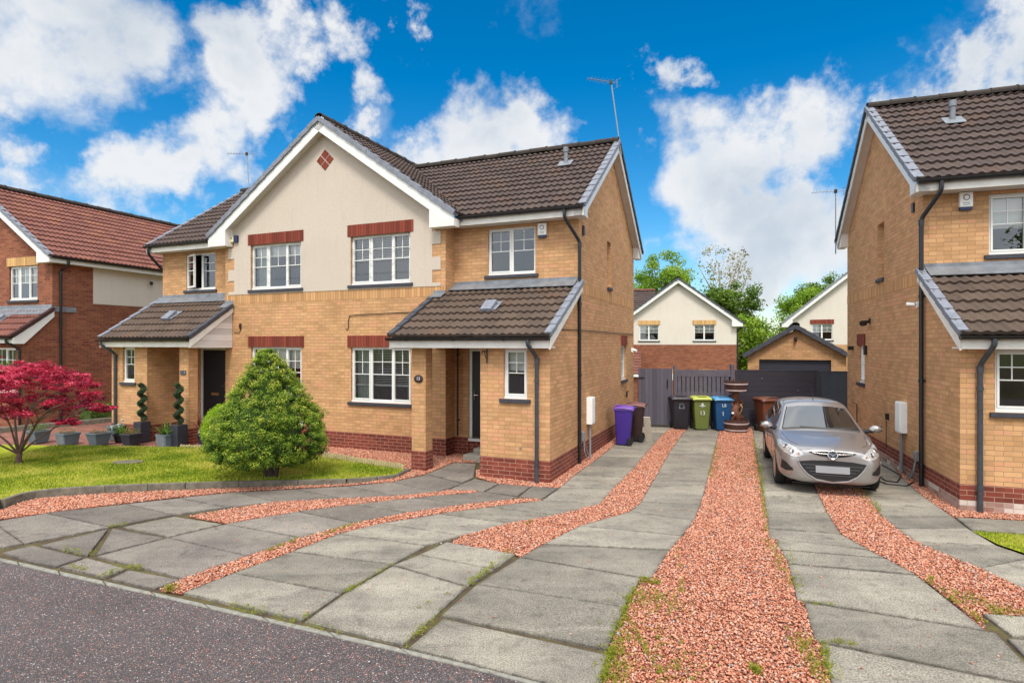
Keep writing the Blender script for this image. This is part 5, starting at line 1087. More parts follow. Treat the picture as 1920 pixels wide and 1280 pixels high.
# ------------------------------------------------------------------ wheeled bins
def wheeled_bin(loc, rz, body, lid, label, h=1.0, w_=1.0, text=None, num=None, sticker=False, curved=False):
    root = empty('wheeled_bin', loc, rz, label, 'bin', 'wheeled household bins'); H = h; root.scale = (.93, .93, .98); b = MB(); n = 5; rings = []
    for k, (z, hw, y0, y1) in enumerate([(.03, .20, -.235, .17), (.10, .215, -.25, .20), (.5*H, .245, -.275, .25), (.84*H, .268, -.295, .29), (.90*H, .27, -.30, .295)]):
        hw *= w_; r = .05; ring = []
        for (cx, cy, a0) in ((hw-r, y1-r, 0), (-hw+r, y1-r, 90), (-hw+r, y0+r, 180), (hw-r, y0+r, 270)):
            for a in (0, 30, 60, 90): ring.append((cx+r*cos(R(a0+a)), cy+r*sin(R(a0+a)), z))
        rings.append(ring+[ring[0]])
    b.grid(rings); b.poly(rings[0][:-1][::-1]); b.poly(rings[-1][:-1]); bo = b.build('body', body, root, smooth=True)
    b = MB(); b.box(-.285*w_, .285*w_, -.315, -.29, .86*H, .905*H); b.box(-.285*w_, -.265*w_, -.29, .3, .86*H, .905*H); b.box(.265*w_, .285*w_, -.29, .3, .86*H, .905*H); b.build('rim', body, bo, bevel=.008)
    b = MB(); prof = [(-.345, .885*H), (-.35, .91*H), (-.33, .945*H), (-.26, .972*H), (0, .985*H), (.24, .97*H), (.33, .94*H), (.345, .90*H)]
    hw = .30*w_; rows = []
    for i, s in enumerate((-1, -.93, -.8, -.4, 0, .4, .8, .93, 1)):
        drop = {0: .055, 1: .03, 2: .006}.get(min(i, 8-i), 0)
        rows.append([(s*hw, y, max(.885*H, z-drop+(.016 if (abs(s) < .1 and curved and abs(y) < .3) else 0))) for y, z in prof])
    b.grid(rows); b.box(-hw+.01, hw-.01, -.34, .34, .888*H, .896*H); lo = b.build('lid', lid, root, smooth=True)
    b = MB(); b.box(-.14*w_, .14*w_, -.30, -.05, .985*H, .992*H) if not curved else b.tube([(-.2*w_, -.3, .95*H), (-.1*w_, -.31, .99*H), (.1*w_, -.31, .99*H), (.2*w_, -.3, .95*H)], .018, 8); b.build('lid_handle', lid, lo, bevel=.004)
    b = MB(); b.tube([(-.24*w_, .37, .93*H), (.24*w_, .37, .93*H)], .018, 8); b.tube([(-.2*w_, .28, .91*H), (-.2*w_, .37, .93*H)], .016, 6); b.tube([(.2*w_, .28, .91*H), (.2*w_, .37, .93*H)], .016, 6); b.build('handle', body, root)
    for s in (-1, 1):
        b = MB(); b.lathe([(.03, -.025), (.09, -.025), (.10, -.015), (.10, .015), (.09, .025), (.03, .025)], 20); wo_ = b.build('wheel', 'rubber', root, smooth=True); wo_.rotation_euler = (0, pi/2, 0); wo_.location = (s*.235*w_, .20, .10)
    yf = lambda z: -.25-.045*min(1, z/(.84*H))-.006
    if text: 
        for (tx, z, sz) in text: text_mesh('lettering', tx, sz, 'paint_white', bo, (0, yf(z)-.002, z), (pi/2-R(3.5), 0, 0), .001)
    if num: text_mesh('number', num[0], .17, 'paint_white', bo, (num[1], yf(.5)-.004, .5*H), (pi/2-R(3.5), 0, 0), .001)
    if sticker: b = MB(); b.box(.02, .15, yf(.66)-.004, yf(.66), .63, .70); b.build('sticker', 'yellow_lamp', bo); b = MB(); b.box(.0, .16, yf(.72)-.004, yf(.72), .70, .73); b.build('sticker', 'paint_white', bo)
    return root
wheeled_bin((2.74, 14.2, 0), -R(106), 'bin_purple', 'bin_purple_lid', 'purple bin standing against the side wall of the central house').scale = (.85, .72, .97)
wheeled_bin((3.13, 14.72, 0), -R(106), 'bin_brown_dark', 'bin_brown_lid', 'dark brown bin half hidden behind the purple bin').scale = (.85, .74, .99)
wheeled_bin((4.87, 16.88, 0), -R(4), 'bin_black', 'bin_black_lid', 'black bin with a faint white house-shaped mark, left of the green bin', text=[('SHETTLESTON', .74, .0001)][:0])
wheeled_bin((5.43, 16.78, 0), -R(4), 'bin_green', 'bin_green_lid', 'olive green bin with a lime lid and a painted 13', w_=.96, num=('13', 0))
wheeled_bin((5.98, 16.60, 0), -R(4), 'bin_blue', 'bin_blue_lid', 'blue bin with a pale blue lid and white marks', w_=.96, text=[('L8', .74, .13)], num=('1', -.03))
wheeled_bin((7.17, 16.35, 0), R(6), 'bin_brown', 'bin_brown', 'reddish brown bin with a yellow sticker behind the silver car', w_=1.05, curved=True, sticker=True)
# white marks on black and green bins
for (loc, pts, mat) in (((4.87, 16.88, 0), [[(-.09, .62), (.09, .62), (.07, .64), (-.07, .64)], [(-.09, .63), (-.06, .63), (-.045, .74), (-.06, .74)], [(.09, .63), (.06, .63), (.045, .74), (.06, .74)], [(-.08, .755), (.06, .755), (.06, .77), (-.08, .77)]], 'number_grey'),
                  ((5.43, 16.78, 0), [[(-.09, .70), (.09, .70), (.09, .722), (-.09, .722)], [(-.03, .722), (.03, .722), (.035, .77), (0, .80), (-.035, .77)], [(-.04, .67), (.04, .67), (.04, .68), (-.04, .68)]], 'paint_white')):
    par = [o for o in bpy.data.objects if o.name.startswith('wheeled_bin') and (o.location-Vector(loc)).length < .01][0]; body = [o for o in bpy.data.objects if o.parent == par and o.name.startswith('body')][0]
    b = MB()
    for q in pts: b.prism([(x, -.25-.045*min(1, z/.84)-.009, z) for x, z in q], (0, .002, 0))
    b.build('emblem', mat, body)
b = MB(); b.obox((3.36, 14.62, 0), (.93, -.38, 0), Vector((-.18, -.42, 1)).normalized(), Vector((.38, .9, .4)).normalized(), .16, .72, .018); tag(b.build('leaning_board', 'board_cream', bevel=.003), 'thin cream board leaning against the dark brown bin', 'board')

# ------------------------------------------------------------------ barrel water feature
BR = empty('barrel_feature', (6.30, 16.35, 0), 0, 'garden feature of two cut-down barrels with pale hoops joined by a twisted driftwood trunk', 'garden ornament')
def half_barrel(z0, r0, r1, h, hoops, par, nm, spikes=False):
    b = MB(); prof = [(r0+(r1-r0)*k/6+.012*sin(pi*k/6), z0+h*k/6) for k in range(7)]; b.lathe(prof+[(r1-.03, z0+h), (r1-.03, z0+h-.04)], 28); o = b.build(nm, 'barrel_oak', par, smooth=True)
    for hz in hoops:
        rr = r0+(r1-r0)*(hz-z0)/h+.016; b = MB(); b.lathe([(rr-.01, hz-.018), (rr+.004, hz-.018), (rr+.006, hz+.018), (rr-.01, hz+.018)], 28); b.build('hoop', 'barrel_hoop', o, smooth=True)
    if spikes:
        b = MB()
        for i in range(18): a = 2*pi*i/18; b.box(cos(a)*r1-.014, cos(a)*r1+.014, sin(a)*r1-.014, sin(a)*r1+.014, z0+h-.01, z0+h+.035)
        b.build('stave_tips', 'barrel_oak', o)
half_barrel(0.0, .30, .335, .33, (.06, .24), BR, 'lower_barrel'); half_barrel(1.12, .25, .31, .28, (1.16, 1.34), BR, 'upper_barrel', True)
b = MB(); tw = []
for k in range(13): z = .25+.90*k/12; tw.append((.05*sin(k*1.1), .04*cos(k*.9), z))
b.tube(tw, .12, 10, r2=.085); b.tube([(x*2+.07, y-.05, z) for x, y, z in tw[1:11]], .05, 8, r2=.03); b.tube([(-x-.07, y-.06, z) for x, y, z in tw[:9]], .055, 8, r2=.03); b.build('driftwood_trunk', 'driftwood', BR, smooth=True)
b = MB(); b.tube([(.07, -.13, .78), (.11, -.16, .7), (.09, -.15, .58), (.05, -.13, .5)], .02, 8); b.build('spout', 'brass', BR); b = MB(); b.lathe([(.03, 0), (.04, .02), (.03, .05), (.002, .06)], 10, (-.14, -.13, .5)); b.build('fitting', 'white_plastic', BR)

# ------------------------------------------------------------------ plants
def cloud(name, mat, par, centres, rad, per, size, up=.3, seed=1, flat=.8, rgrad=None, aspect=.55, shell=0.0, tip=0.0):
    rg = np.random.default_rng(seed); cs = np.asarray(centres, float); n = len(cs); rad = np.broadcast_to(rad, (n,)); idx = np.repeat(np.arange(n), per)
    d_ = rg.normal(size=(len(idx), 3)); d_ /= np.linalg.norm(d_, axis=1)[:, None]; rr = (shell+(1-shell)*rg.random(len(idx))**.5)*rad[idx]; P = cs[idx]+d_*rr[:, None]*np.array([1, 1, flat])
    V, Fc = leaves(P, rg.uniform(size[0], size[1], len(P)), up, out=d_*.9, aspect=aspect, rng=rg)
    r = np.clip(.5*rg.random(n)[idx]+.5*rg.random(len(idx)), 0, 1)
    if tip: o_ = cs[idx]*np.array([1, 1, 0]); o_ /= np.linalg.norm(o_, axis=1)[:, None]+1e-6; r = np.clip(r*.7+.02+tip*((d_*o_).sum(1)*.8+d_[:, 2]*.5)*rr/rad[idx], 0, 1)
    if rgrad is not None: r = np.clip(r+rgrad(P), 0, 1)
    return npmesh(name, V, Fc, mat, par, rnd=np.repeat(r, 2))
# conical conifer on the lawn
cb = lift(515, 893, .10); CF = empty('conifer_shrub', cb, 0, 'large cone-shaped clipped conifer on the front lawn', 'shrub')
pz = np.array([.26, .38, .55, .83, 1.05, 1.25, 1.47, 1.68, 1.9, 2.1, 2.27]); pr = np.array([.62, .88, .99, .97, .89, .78, .62, .48, .36, .25, .10])
rg = np.random.default_rng(3); cen, radl = [], []
for _ in range(760):
    z = rg.uniform(.28, 2.24); z = z if rg.random() < np.interp(z, pz, pr)/1.0+.12 else rg.uniform(.28, 1.3); a = rg.uniform(0, 2*pi); r0 = np.interp(z, pz, pr)*(1+.07*sin(3*a+1)+.06*sin(5*a+z*4))
    r = r0-.10+rg.normal()*.045; cen.append((r*cos(a)-.14, r*sin(a), z)); radl.append(rg.uniform(.07, .14)*(1 if z < 1.9 else .75))
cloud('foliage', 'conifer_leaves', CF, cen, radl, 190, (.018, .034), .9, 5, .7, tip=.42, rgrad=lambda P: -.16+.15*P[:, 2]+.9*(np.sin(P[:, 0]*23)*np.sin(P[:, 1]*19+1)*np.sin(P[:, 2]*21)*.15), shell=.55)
b = MB(); b.lathe([(max(.015, (r-.36)*.95), z+.04 if z < 2 else 1.95+.1*(z-2)) for r, z in zip(pr, pz)], 20, (-.14, 0, 0)); m, t = newmat('inner_green'); finish(t, srgb(66, 88, 34), .95); b.build('shade_core', 'inner_green', CF)  # solid dark core, added as stand-in for the shade inside the foliage
b = MB(); b.tube([(-.05,0,-.1), (-.06,0,.02), (-.12, 0, .35)], .075, 10, r2=.05); b.tube([(0,0,-.1), (.03,-.01,.05), (.10, -.03, .4)], .05, 8, r2=.035); b.tube([(-.1,0,-.1), (-.14,-.01,.05), (-.26, -.03, .4)], .045, 8, r2=.03); b.build('trunk', 'bark_dark', CF)
# rounded golden shrub
gb = Vector((-6.10, 12.75, 0)); GS = empty('golden_shrub', gb, 0, 'rounded bright lime-green shrub partly hidden behind the cone-shaped conifer', 'shrub'); cen = []
for _ in range(520):
    d_ = rg.normal(size=3); d_ /= np.linalg.norm(d_); cen.append((d_[0]*.58, d_[1]*.58, .6+d_[2]*.55))
cloud('foliage', 'golden_leaves', GS, cen, .10, 80, (.02, .036), .4, 6); b = MB(); b.lathe([(.1, .1), (.3, .25), (.38, .6), (.28, .85), (.05, .95)], 16); b.build('shade_core', 'inner_green', GS); b = MB(); b.tube([(0,0,-.05), (0,0,.3)], .05); b.build('trunk', 'bark_dark', GS)  # same dark core: shade inside the shrub put in as colour
# small low shrub left of it
# Japanese maple
mbp = lift(35, 868, .09); JM = empty('japanese_maple', mbp, 0, 'purple-red Japanese maple with a forked trunk at the left edge', 'tree'); rg = np.random.default_rng(9)
b = MB(); tips = []
b.tube([(0,0,-.1), (0, 0, .1), (.02, 0, .2)], .06, 10, r2=.045)
for (a, l, h, s) in [(180, .75, .85, .032), (150, .35, 1.15, .036), (20, .5, 1.05, .040), (-30, .85, .95, .034), (60, .25, 1.3, .036), (-80, .4, 1.0, .03), (220, 1.0, .8, .028), (100, .5, 1.1, .03), (0, 1.05, .9, .028)]:
    a = R(a); p0 = Vector((0, 0, .18)); p3 = Vector((cos(a)*l, sin(a)*l, h)); p1 = p0.lerp(p3, .3)+Vector((0, 0, .04)); p2 = p0.lerp(p3, .65)+Vector((random.uniform(-.05,.05), 0, .05)); b.tube([p0, p1, p2, p3], s*.72, 8, r2=s*.35)
    for _ in range(6):
        aa = a+random.uniform(-.9, .9); q = p2.lerp(p3, random.random()); e = q+Vector((cos(aa)*random.uniform(.3, .8), sin(aa)*random.uniform(.3, .8), random.uniform(.05, .5))); b.tube([q, q.lerp(e, .5)+Vector((0,0,.05)), e], .014, 6, r2=.005); tips.append(e)
b.build('trunk', 'bark', JM, smooth=True)
cen = []; rl = []
for _ in range(350):
    a = rg.uniform(0, 2*pi); q = rg.random()**.55; x, y = cos(a)*q*1.42-.10, sin(a)*q*1.35
    top = 1.95-.42*q**2.2+.16*sin(3*a+2)*q+.08*sin(7*a); bot = 1.0-.12*q+.10*sin(4*a); z = rg.uniform(bot, top) if rg.random() < .6 else top-rg.random()*.12; cen.append((x, y, z)); rl.append(rg.uniform(.09, .2))
for k in range(22): cen.append((1.18+.03*k*.9+rg.normal()*.03, .1+rg.normal()*.08, 1.12-.003*k+rg.normal()*.04)); rl.append(.085)
for k in range(14): cen.append((1.0+.03*k, -.3+rg.normal()*.06, .86+rg.normal()*.03)); rl.append(.07)
for k in range(45): a = rg.uniform(0, 2*pi); cen.append((-1.25+rg.normal()*.35, rg.normal()*.4, 1.75+rg.normal()*.15)); rl.append(.13)
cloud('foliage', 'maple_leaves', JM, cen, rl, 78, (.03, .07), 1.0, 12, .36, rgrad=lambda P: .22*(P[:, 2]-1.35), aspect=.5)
# topiary spirals in tall planters
def square_planter(loc, w0, w1, h, rz, mat, label, name='planter', lattice=False, rim=True, group='planters along the edge of the block drive', cat='planter'):
    w0 *= .76; w1 *= .76; h *= .92 if h < .4 else 1
    root = empty(name, loc, rz, label, cat, group); b = MB(); z0 = 0
    for (k, s) in ((0, 1),):
        b.v += [(-w0/2,-w0/2,0),(w0/2,-w0/2,0),(w0/2,w0/2,0),(-w0/2,w0/2,0),(-w1/2,-w1/2,h),(w1/2,-w1/2,h),(w1/2,w1/2,h),(-w1/2,w1/2,h)]
        b.f += [[3,2,1,0],[0,1,5,4],[1,2,6,5],[2,3,7,6],[3,0,4,7],[4,5,6,7]]
    b.build('body', mat, root, bevel=.008)
    if rim: b = MB(); q = w1/2+.008; b.box(-q, q, -q, -q+.03, h-.03, h+.006); b.box(-q, q, q-.03, q, h-.03, h+.006); b.box(-q, -q+.03, -q+.03, q-.03, h-.03, h+.006); b.box(q-.03, q, -q+.03, q-.03, h-.03, h+.006); b.build('rim', mat, root, bevel=.004)
    if lattice:
        b = MB(); N = 6
        for i in range(-N, N+1):
            for s in (1, -1):
                x0 = i*w1/N; pts = []
                for tt in np.linspace(0, 1, 9):
                    x = x0+s*(tt-.5)*h*1.0; hw = (w0+(w1-w0)*tt)/2-.015
                    if abs(x) <= hw: pts.append((x, -(w0+(w1-w0)*tt)/2-.004, tt*h*.92+.01))
                if len(pts) > 1: b.tube(pts, .006, 4)
        if b.v: b.build('lattice', 'planter_lattice', root)
    b = MB(); q = w1/2-.03; b.box(-q, q, -q, q, h-.03, h+.004); b.build('soil', 'soil', root); return root
def flowers(par, h, r, n, mat, size, hh, seed, aspect=.25, up=.2):
    rg = np.random.default_rng(seed); P = []
    for _ in range(n): a = rg.uniform(0, 2*pi); q = rg.random()**.5*r; z = h+rg.random()*hh; P.append((q*cos(a)*(1+z-h), q*sin(a)*(1+z-h), z))
    V, Fc = leaves(np.array(P), rg.uniform(size*.6, size*1.2, n), up, aspect=aspect, rng=rg); npmesh('plant', V, Fc, mat, par, rnd=np.repeat(rg.random(n), 2))
def straps(par, h, n, L, mat, seed, r=.1, droop=.5):
    rg = random.Random(seed); b = MB()
    for _ in range(n):
        a = rg.uniform(0, 2*pi); l = L*rg.uniform(.6, 1.1); e = rg.uniform(.2, 1.0); q = Vector((cos(a)*r*rg.random(), sin(a)*r*rg.random(), h)); d_ = Vector((cos(a), sin(a), 0)); s = Vector((-sin(a), cos(a), 0)); rows = []
        for k in range(6): t_ = k/5; p = q+d_*l*e*t_+Vector((0,0,l*(t_*(1.15-.35*e)-droop*e*t_*t_))); ww = .013*(1-t_**2)+.001; rows.append([p-s*ww, p+s*ww])
        b.grid(rows)
    o = b.build('plant', mat, par); a_ = o.data.attributes.new('rnd', 'FLOAT', 'FACE'); a_.data.foreach_set('value', np.random.default_rng(seed).random(len(o.data.polygons)).astype(np.float32))
def spiral(par, h0, H, seed):
    rg = np.random.default_rng(seed); P = []
    for k in range(200):
        t_ = k/199; rr = .10*(1-.2*t_); a = t_*2*pi*3.6; P.append((rr*.5*cos(a), rr*.5*sin(a), h0+.06+t_*(H-.1)))
    cloud('foliage', 'topiary_leaves', par, P, .075, 60, (.018, .032), .3, seed); b = MB(); b.tube([(0,0,h0-.05), (0,0,h0+H-.05)], .02, 6); b.build('trunk', 'bark_dark', par)
rzp = -YA
pl1 = square_planter(G(265, 828)+Vector((0,.03,0)), .33, .36, .50, rzp, 'planter_dark', 'spiral topiary in a tall black planter beside the left porch window', 'topiary_planter', rim=False, group=None, cat='topiary'); spiral(pl1, .5, .98, 21)
pl2 = square_planter(G(336, 836)+Vector((0,-.02,0)), .33, .36, .52, rzp, 'planter_dark', 'spiral topiary in a tall black planter by the left porch pillar', 'topiary_planter', rim=False, group=None, cat='topiary'); spiral(pl2, .52, 1.0, 22)
p = square_planter(G(60, 832)+Vector((0,.2,0)), .36, .50, .33, rzp, 'planter_grey', 'tapered grey planter behind the maple trunk'); flowers(p, .29, .18, 160, 'strap_leaves', .07, .16, 31)
p = square_planter(G(115, 835)+Vector((0,.2,0)), .40, .50, .30, rzp, 'planter_grey', 'lattice-fronted grey planter, leftmost of the two with lattice', lattice=True); flowers(p, .29, .2, 120, 'bronze_leaves', .05, .09, 32)
p = square_planter(G(174, 836)+Vector((0,.2,0)), .36, .52, .32, rzp, 'planter_grey', 'tapered grey-green planter with sparse plants, next to the round pots'); flowers(p, .29, .2, 120, 'bronze_leaves', .05, .08, 33)
p = square_planter(G(236, 838)+Vector((0,.2,0)), .32, .46, .32, rzp, 'planter_dark', 'slate blue tapered planter with pale flowers in front of the porch window'); flowers(p, .29, .18, 200, 'bronze_leaves', .05, .12, 34)
p = square_planter(G(304, 839)+Vector((0,.2,0)), .42, .46, .32, rzp, 'planter_grey', 'lattice-fronted grey planter with leafy green strap leaves', lattice=True); straps(p, .29, 70, .34, 'strap_leaves', 35, .14)
def round_pot(loc, r0, r1, h, mat, label, cat='plant pot'):
    root = empty('plant_pot', loc, 0, label, cat); b = MB(); b.lathe([(r0, 0), (r1, h*.85), (r1+.02, h*.86), (r1+.02, h), (r1-.02, h), (r1-.03, h-.03)], 24); b.build('body', mat, root, smooth=True); b = MB(); b.lathe([(r1-.04, h-.06), (r1-.04, h-.03)], 18); b.build('soil', 'soil', root); return root
round_pot(G(207, 826)+Vector((0,.2,0)), .14, .19, .36, 'planter_grey', 'empty round grey pot at the corner of the left porch')
p = round_pot(G(222, 829)+Vector((0,.1,0)), .13, .17, .20, 'gutter_black', 'low black pot of white lilies beside the round grey pot'); straps(p, .2, 40, .34, 'strap_leaves', 36, .1)
b = MB(); 
for (x, y, z) in [(-.16, -.1, .36), (.05, -.15, .42), (.0, .05, .5)]: b.lathe([(.004, -.05), (.02, 0), (.045, .05)], 8, (x, y, z))
b.build('flowers', 'upvc', p)
p = round_pot(G(374, 838)+Vector((0,.25,0)), .13, .17, .28, 'planter_dark', 'dark pot holding a spiky red cordyline near the left front door'); straps(p, .28, 60, .55, 'cordyline_leaves', 37, .06, .25)
# wall trough and hedge by the red house
p = empty('hanging_planter', wl(HC, (-.35, -1.0, 1.62)), 0, 'small yellow trough of flowers fixed beside the red house window', 'planter'); b = MB(); b.prism([(-.22,-.12,.16),(.22,-.12,.16),(.16,-.09,0),(-.16,-.09,0)], (0,.16,0)); b.build('body', 'cream_plastic', p); flowers(p, .15, .18, 120, 'strap_leaves', .08, .18, 40)
hd = empty('low_hedge', wl(HC, (.45, 3.3, 0)), -YC, 'low green hedge along the side wall of the red house', 'hedge'); cen = [(rg.uniform(-.25, .25), rg.uniform(-2.6, 2.6), rg.uniform(.05, .5)) for _ in range(260)]; cloud('foliage', 'tree_leaves_dark', hd, cen, .14, 40, (.04, .07), .4, 41); b = MB(); b.box(-.22, .22, -2.6, 2.6, 0, .45); b.build('shade_core', 'inner_green', hd)  # dark box core stands in for the shade within the hedge

# ------------------------------------------------------------------ trees beyond
def tree(x, y, z0, top, rx, rz_, label, leaf='tree_leaves', n=80, per=150, size=(.14, .26), seed=1, trunk='bark', crad=(.5, 1.1), zc=None, droop=0, shape=None):
    rg = np.random.default_rng(seed); root = empty('broadleaf_tree', (x, y, z0), 0, label, 'tree', None); H = top-z0; zc = H-rz_ if zc is None else zc
    cen, rl = [], []
    for _ in range(n):
        d_ = rg.normal(size=3); d_ /= np.linalg.norm(d_); q = rg.random()**.4*.86; cen.append((d_[0]*rx*q, d_[1]*rx*q, zc+d_[2]*rz_*q)); rl.append(rg.uniform(*crad))
    cloud('crown', leaf, root, cen, rl, per, size, .4, seed+50, .75)
    b = MB(); b.tube([(0,0,-.2), (.05,0,H*.3), (-.03,.03,H*.7)], .05+.018*H, 9, r2=.05)
    for _ in range(14): c = cen[rg.integers(len(cen))]; zs = H*rg.uniform(.25, .55); b.tube([(0,0,zs), (c[0]*.5, c[1]*.5, (zs+c[2])/2+.2), c], .06+.004*H, 6, r2=.015)
    b.build('trunk', trunk, root); return root
tree(12.2, 47, -1.4, 10.2, 2.5, 3.0, 'bright green tree immediately right of the central house, above the brown roof', n=70, crad=(.5, .95), seed=2)
tree(9.2, 50, -1.4, 9.4, 2.3, 3.0, 'green tree mostly hidden by the back corner of the central house', n=50, seed=3)
tree(17.0, 47, -1.4, 10.9, 3.0, 2.6, 'tall thin-leaved tree with sky showing through its twigs', leaf='bronze_leaves', n=120, per=7, size=(.14, .26), crad=(.3, .6), seed=4, trunk='pale_bark')
tree(16.6, 44, -1.4, 7.6, 2.4, 2.1, 'olive green tree behind the right slope of the nearer cream house', leaf='tree_leaves_dark', n=60, per=150, seed=5, crad=(.4, .9))
tree(16.2, 40, -1.4, 4.9, 2.1, 2.9, 'yellow-green bushy tree beside the downpipe of the nearer cream house', n=50, seed=6, crad=(.4, .8))
tree(20.0, 46, -1.4, 5.4, 2.6, 3.4, 'low bushy tree in the gap above the garage roof', leaf='tree_leaves_dark', n=50, seed=7, crad=(.4, .9))
tree(24.2, 48, -1.4, 7.5, 2.6, 2.6, 'leafy tree left of the farther cream house, its crown sloping up to the right', n=80, seed=8, crad=(.5, 1.0))
tree(27.2, 50, -1.4, 8.6, 3.0, 2.6, 'tallest leafy tree directly behind the blue verge of the farther cream house', leaf='tree_leaves_dark', n=80, seed=10, crad=(.5, 1.0))
for i, (x, y, h) in enumerate([(-9, -27, 12), (-2, -29, 9.5), (5, -27, 13.5), (13, -26, 11), (-18, -24, 13)]): tree(x, y, 0, h, 3.8, 4.2, ['broad green tree across the road behind the viewpoint, '+s for s in ('far left', 'left', 'middle', 'right', 'farthest left')][i], leaf='tree_leaves_dark', n=50, per=60, size=(.25, .45), seed=60+i, crad=(.8, 1.5))

cream_house((6, -20, 0), pi+R(8), 6.9, -.1, 3.7, 5.1, 7.9, [(1.1, 2.3, 3.9, 4.9), (4.4, 5.65, 3.9, 4.9)], 'cream gabled house on the other side of the road, behind the viewpoint', 'red_tiles')
# ------------------------------------------------------------------ the silver hatchback
m, t = newmat('car_paint'); o = t.n('ShaderNodeTexCoord').outputs['Object']; fl = t.noise(o, 700, 2)
finish(t, t.mix(t.mr(fl, .35, .65), srgb(150,145,144), srgb(180,175,173)), .34, metal=.7, spec=.6, **{'Coat Weight': .8, 'Coat Roughness': .04})
m, t = newmat('car_glass'); finish(t, (.012, .014, .015), .03, spec=1.0, **{'Coat Weight': 1.0, 'Coat Roughness': .01, 'Coat IOR': 1.9})
m, t = newmat('lens'); v_ = t.n('ShaderNodeTexVoronoi', {'Vector': t.n('ShaderNodeTexCoord').outputs['Object'], 'Scale': 22.0})
finish(t, t.mix(v_.outputs['Distance'], (.62, .62, .60), (.36, .36, .36)), .08, v_.outputs['Distance'], .3, .01, metal=.3, spec=.9, **{'Coat Weight': 1.0, 'Coat Roughness': .02})
plain('car_black', (.012, .012, .013), .5, .1, 20); plain('car_trim', (.03, .03, .032), .45, .1, 20); plain('alloy', srgb(176,178,180), .3, .05, 8, metal=.8); plain('plate', srgb(146,146,150), .5, .04, 3); plain('amber', srgb(178,140,128), .3, .1, 10)
CR = empty('parked_car', (5.13, 9.31, 0), -R(19.5), 'silver five-door hatchback parked facing the road on the right-hand driveway', 'car')
ST = [
 (-.015, [(0,.25),(.30,.25),(.46,.30),(.50,.44),(.465,.62),(.39,.70),(.22,.735),(0,.742)]),
 (.05, [(0,.20),(.46,.20),(.62,.26),(.66,.46),(.62,.66),(.51,.745),(.28,.782),(0,.79)]),
 (.19, [(0,.175),(.56,.175),(.74,.25),(.775,.48),(.745,.69),(.61,.785),(.33,.825),(0,.835)]),
 (.42, [(0,.17),(.62,.17),(.815,.26),(.835,.52),(.80,.745),(.66,.84),(.37,.875),(0,.885)]),
 (.78, [(0,.17),(.64,.17),(.83,.27),(.845,.56),(.825,.80),(.70,.90),(.40,.935),(0,.945)]),
 (1.06, [(0,.17),(.64,.17),(.83,.28),(.845,.60),(.825,.86),(.72,.95),(.41,.985),(0,.995)]),
 (1.14, [(0,.17),(.64,.17),(.83,.28),(.845,.60),(.825,.87),(.71,.975),(.41,1.015),(0,1.025)]),
 (1.85, [(0,.17),(.64,.17),(.83,.28),(.845,.61),(.825,.90),(.575,1.365),(.33,1.42),(0,1.43)]),
 (2.02, [(0,.17),(.64,.17),(.83,.28),(.845,.61),(.825,.91),(.565,1.40),(.33,1.455),(0,1.465)]),
 (2.6, [(0,.17),(.64,.17),(.83,.28),(.845,.61),(.825,.93),(.565,1.405),(.33,1.465),(0,1.475)]),
 (3.3, [(0,.17),(.64,.19),(.82,.29),(.84,.62),(.815,.96),(.56,1.37),(.33,1.425),(0,1.435)]),
 (3.72, [(0,.2),(.60,.22),(.78,.32),(.81,.62),(.78,.97),(.54,1.20),(.31,1.25),(0,1.26)]),
 (3.88, [(0,.28),(.50,.28),(.66,.36),(.70,.62),(.66,.90),(.45,.98),(.26,1.0),(0,1.0)])]
zf = lambda z: z-.085*min(1, max(0, (z-.74)/.26))
ST = [(y, [(x, zf(z)) for x, z in row]) for y, row in ST]
V = []; Fc = []; N = 15
for (y, row) in ST:
    ring = [(x, y, z) for x, z in row]+[(-x, y, z) for x, z in row[::-1][1:-1]]; V += ring
nr = len(ring)
for k in range(len(ST)-1):
    for q in range(nr): Fc.append([k*nr+q, k*nr+(q+1) % nr, (k+1)*nr+(q+1) % nr, (k+1)*nr+q])
for k, fl_ in ((0, 1), (len(ST)-1, 0)):     # caps as quads, left-right
    for i in range(0, 7):
        a, b_, c, d_ = i, i+1, (nr-i-1) % nr, (nr-i) % nr
        q = [k*nr+x for x in (a, b_, c, d_)]; q = list(dict.fromkeys(q))
        if len(q) >= 3: Fc.append(q if fl_ else q[::-1])
me = bpy.data.meshes.new('car_body'); me.from_pydata(V, [], Fc); me.update()
bm = bmesh.new(); bm.from_mesh(me); bmesh.ops.recalc_face_normals(bm, faces=bm.faces)
cl = bm.edges.layers.float.get('crease_edge') or bm.edges.layers.float.new('crease_edge')
for e in bm.edges:
    a, b_ = e.verts[0].index, e.verts[1].index; ra, rb = a//nr, b_//nr; ca, cb = a % nr, b_ % nr
    if ca == cb and ca in (5, nr-5) and 5 <= min(ra, rb) <= 10: e[cl] = .45
    if ca == cb and ca in (4, nr-4) and 5 <= min(ra, rb) <= 10: e[cl] = .5
    if ra == rb and ra in (5, 6) and min(ca, cb) >= 4 and max(ca, cb) <= nr-4: e[cl] = .6
    if ca == cb and ca in (2, nr-2, 1, nr-1): e[cl] = .3
bm.to_mesh(me); bm.free()
tmp = link('tmp_body', me); sb = tmp.modifiers.new('s', 'SUBSURF'); sb.levels = 3; sb.render_levels = 3
cm_ = MB()
for yw in (.80, 3.27):
    for s in (-1, 1):
        cm_.tube([(s*.56, yw, .31), (s*1.1, yw, .31)], .345, 40)
cut = cm_.build('tmp_cut', 'car_black'); bo = tmp.modifiers.new('b', 'BOOLEAN'); bo.object = cut; bo.operation = 'DIFFERENCE'; bo.solver = 'EXACT'
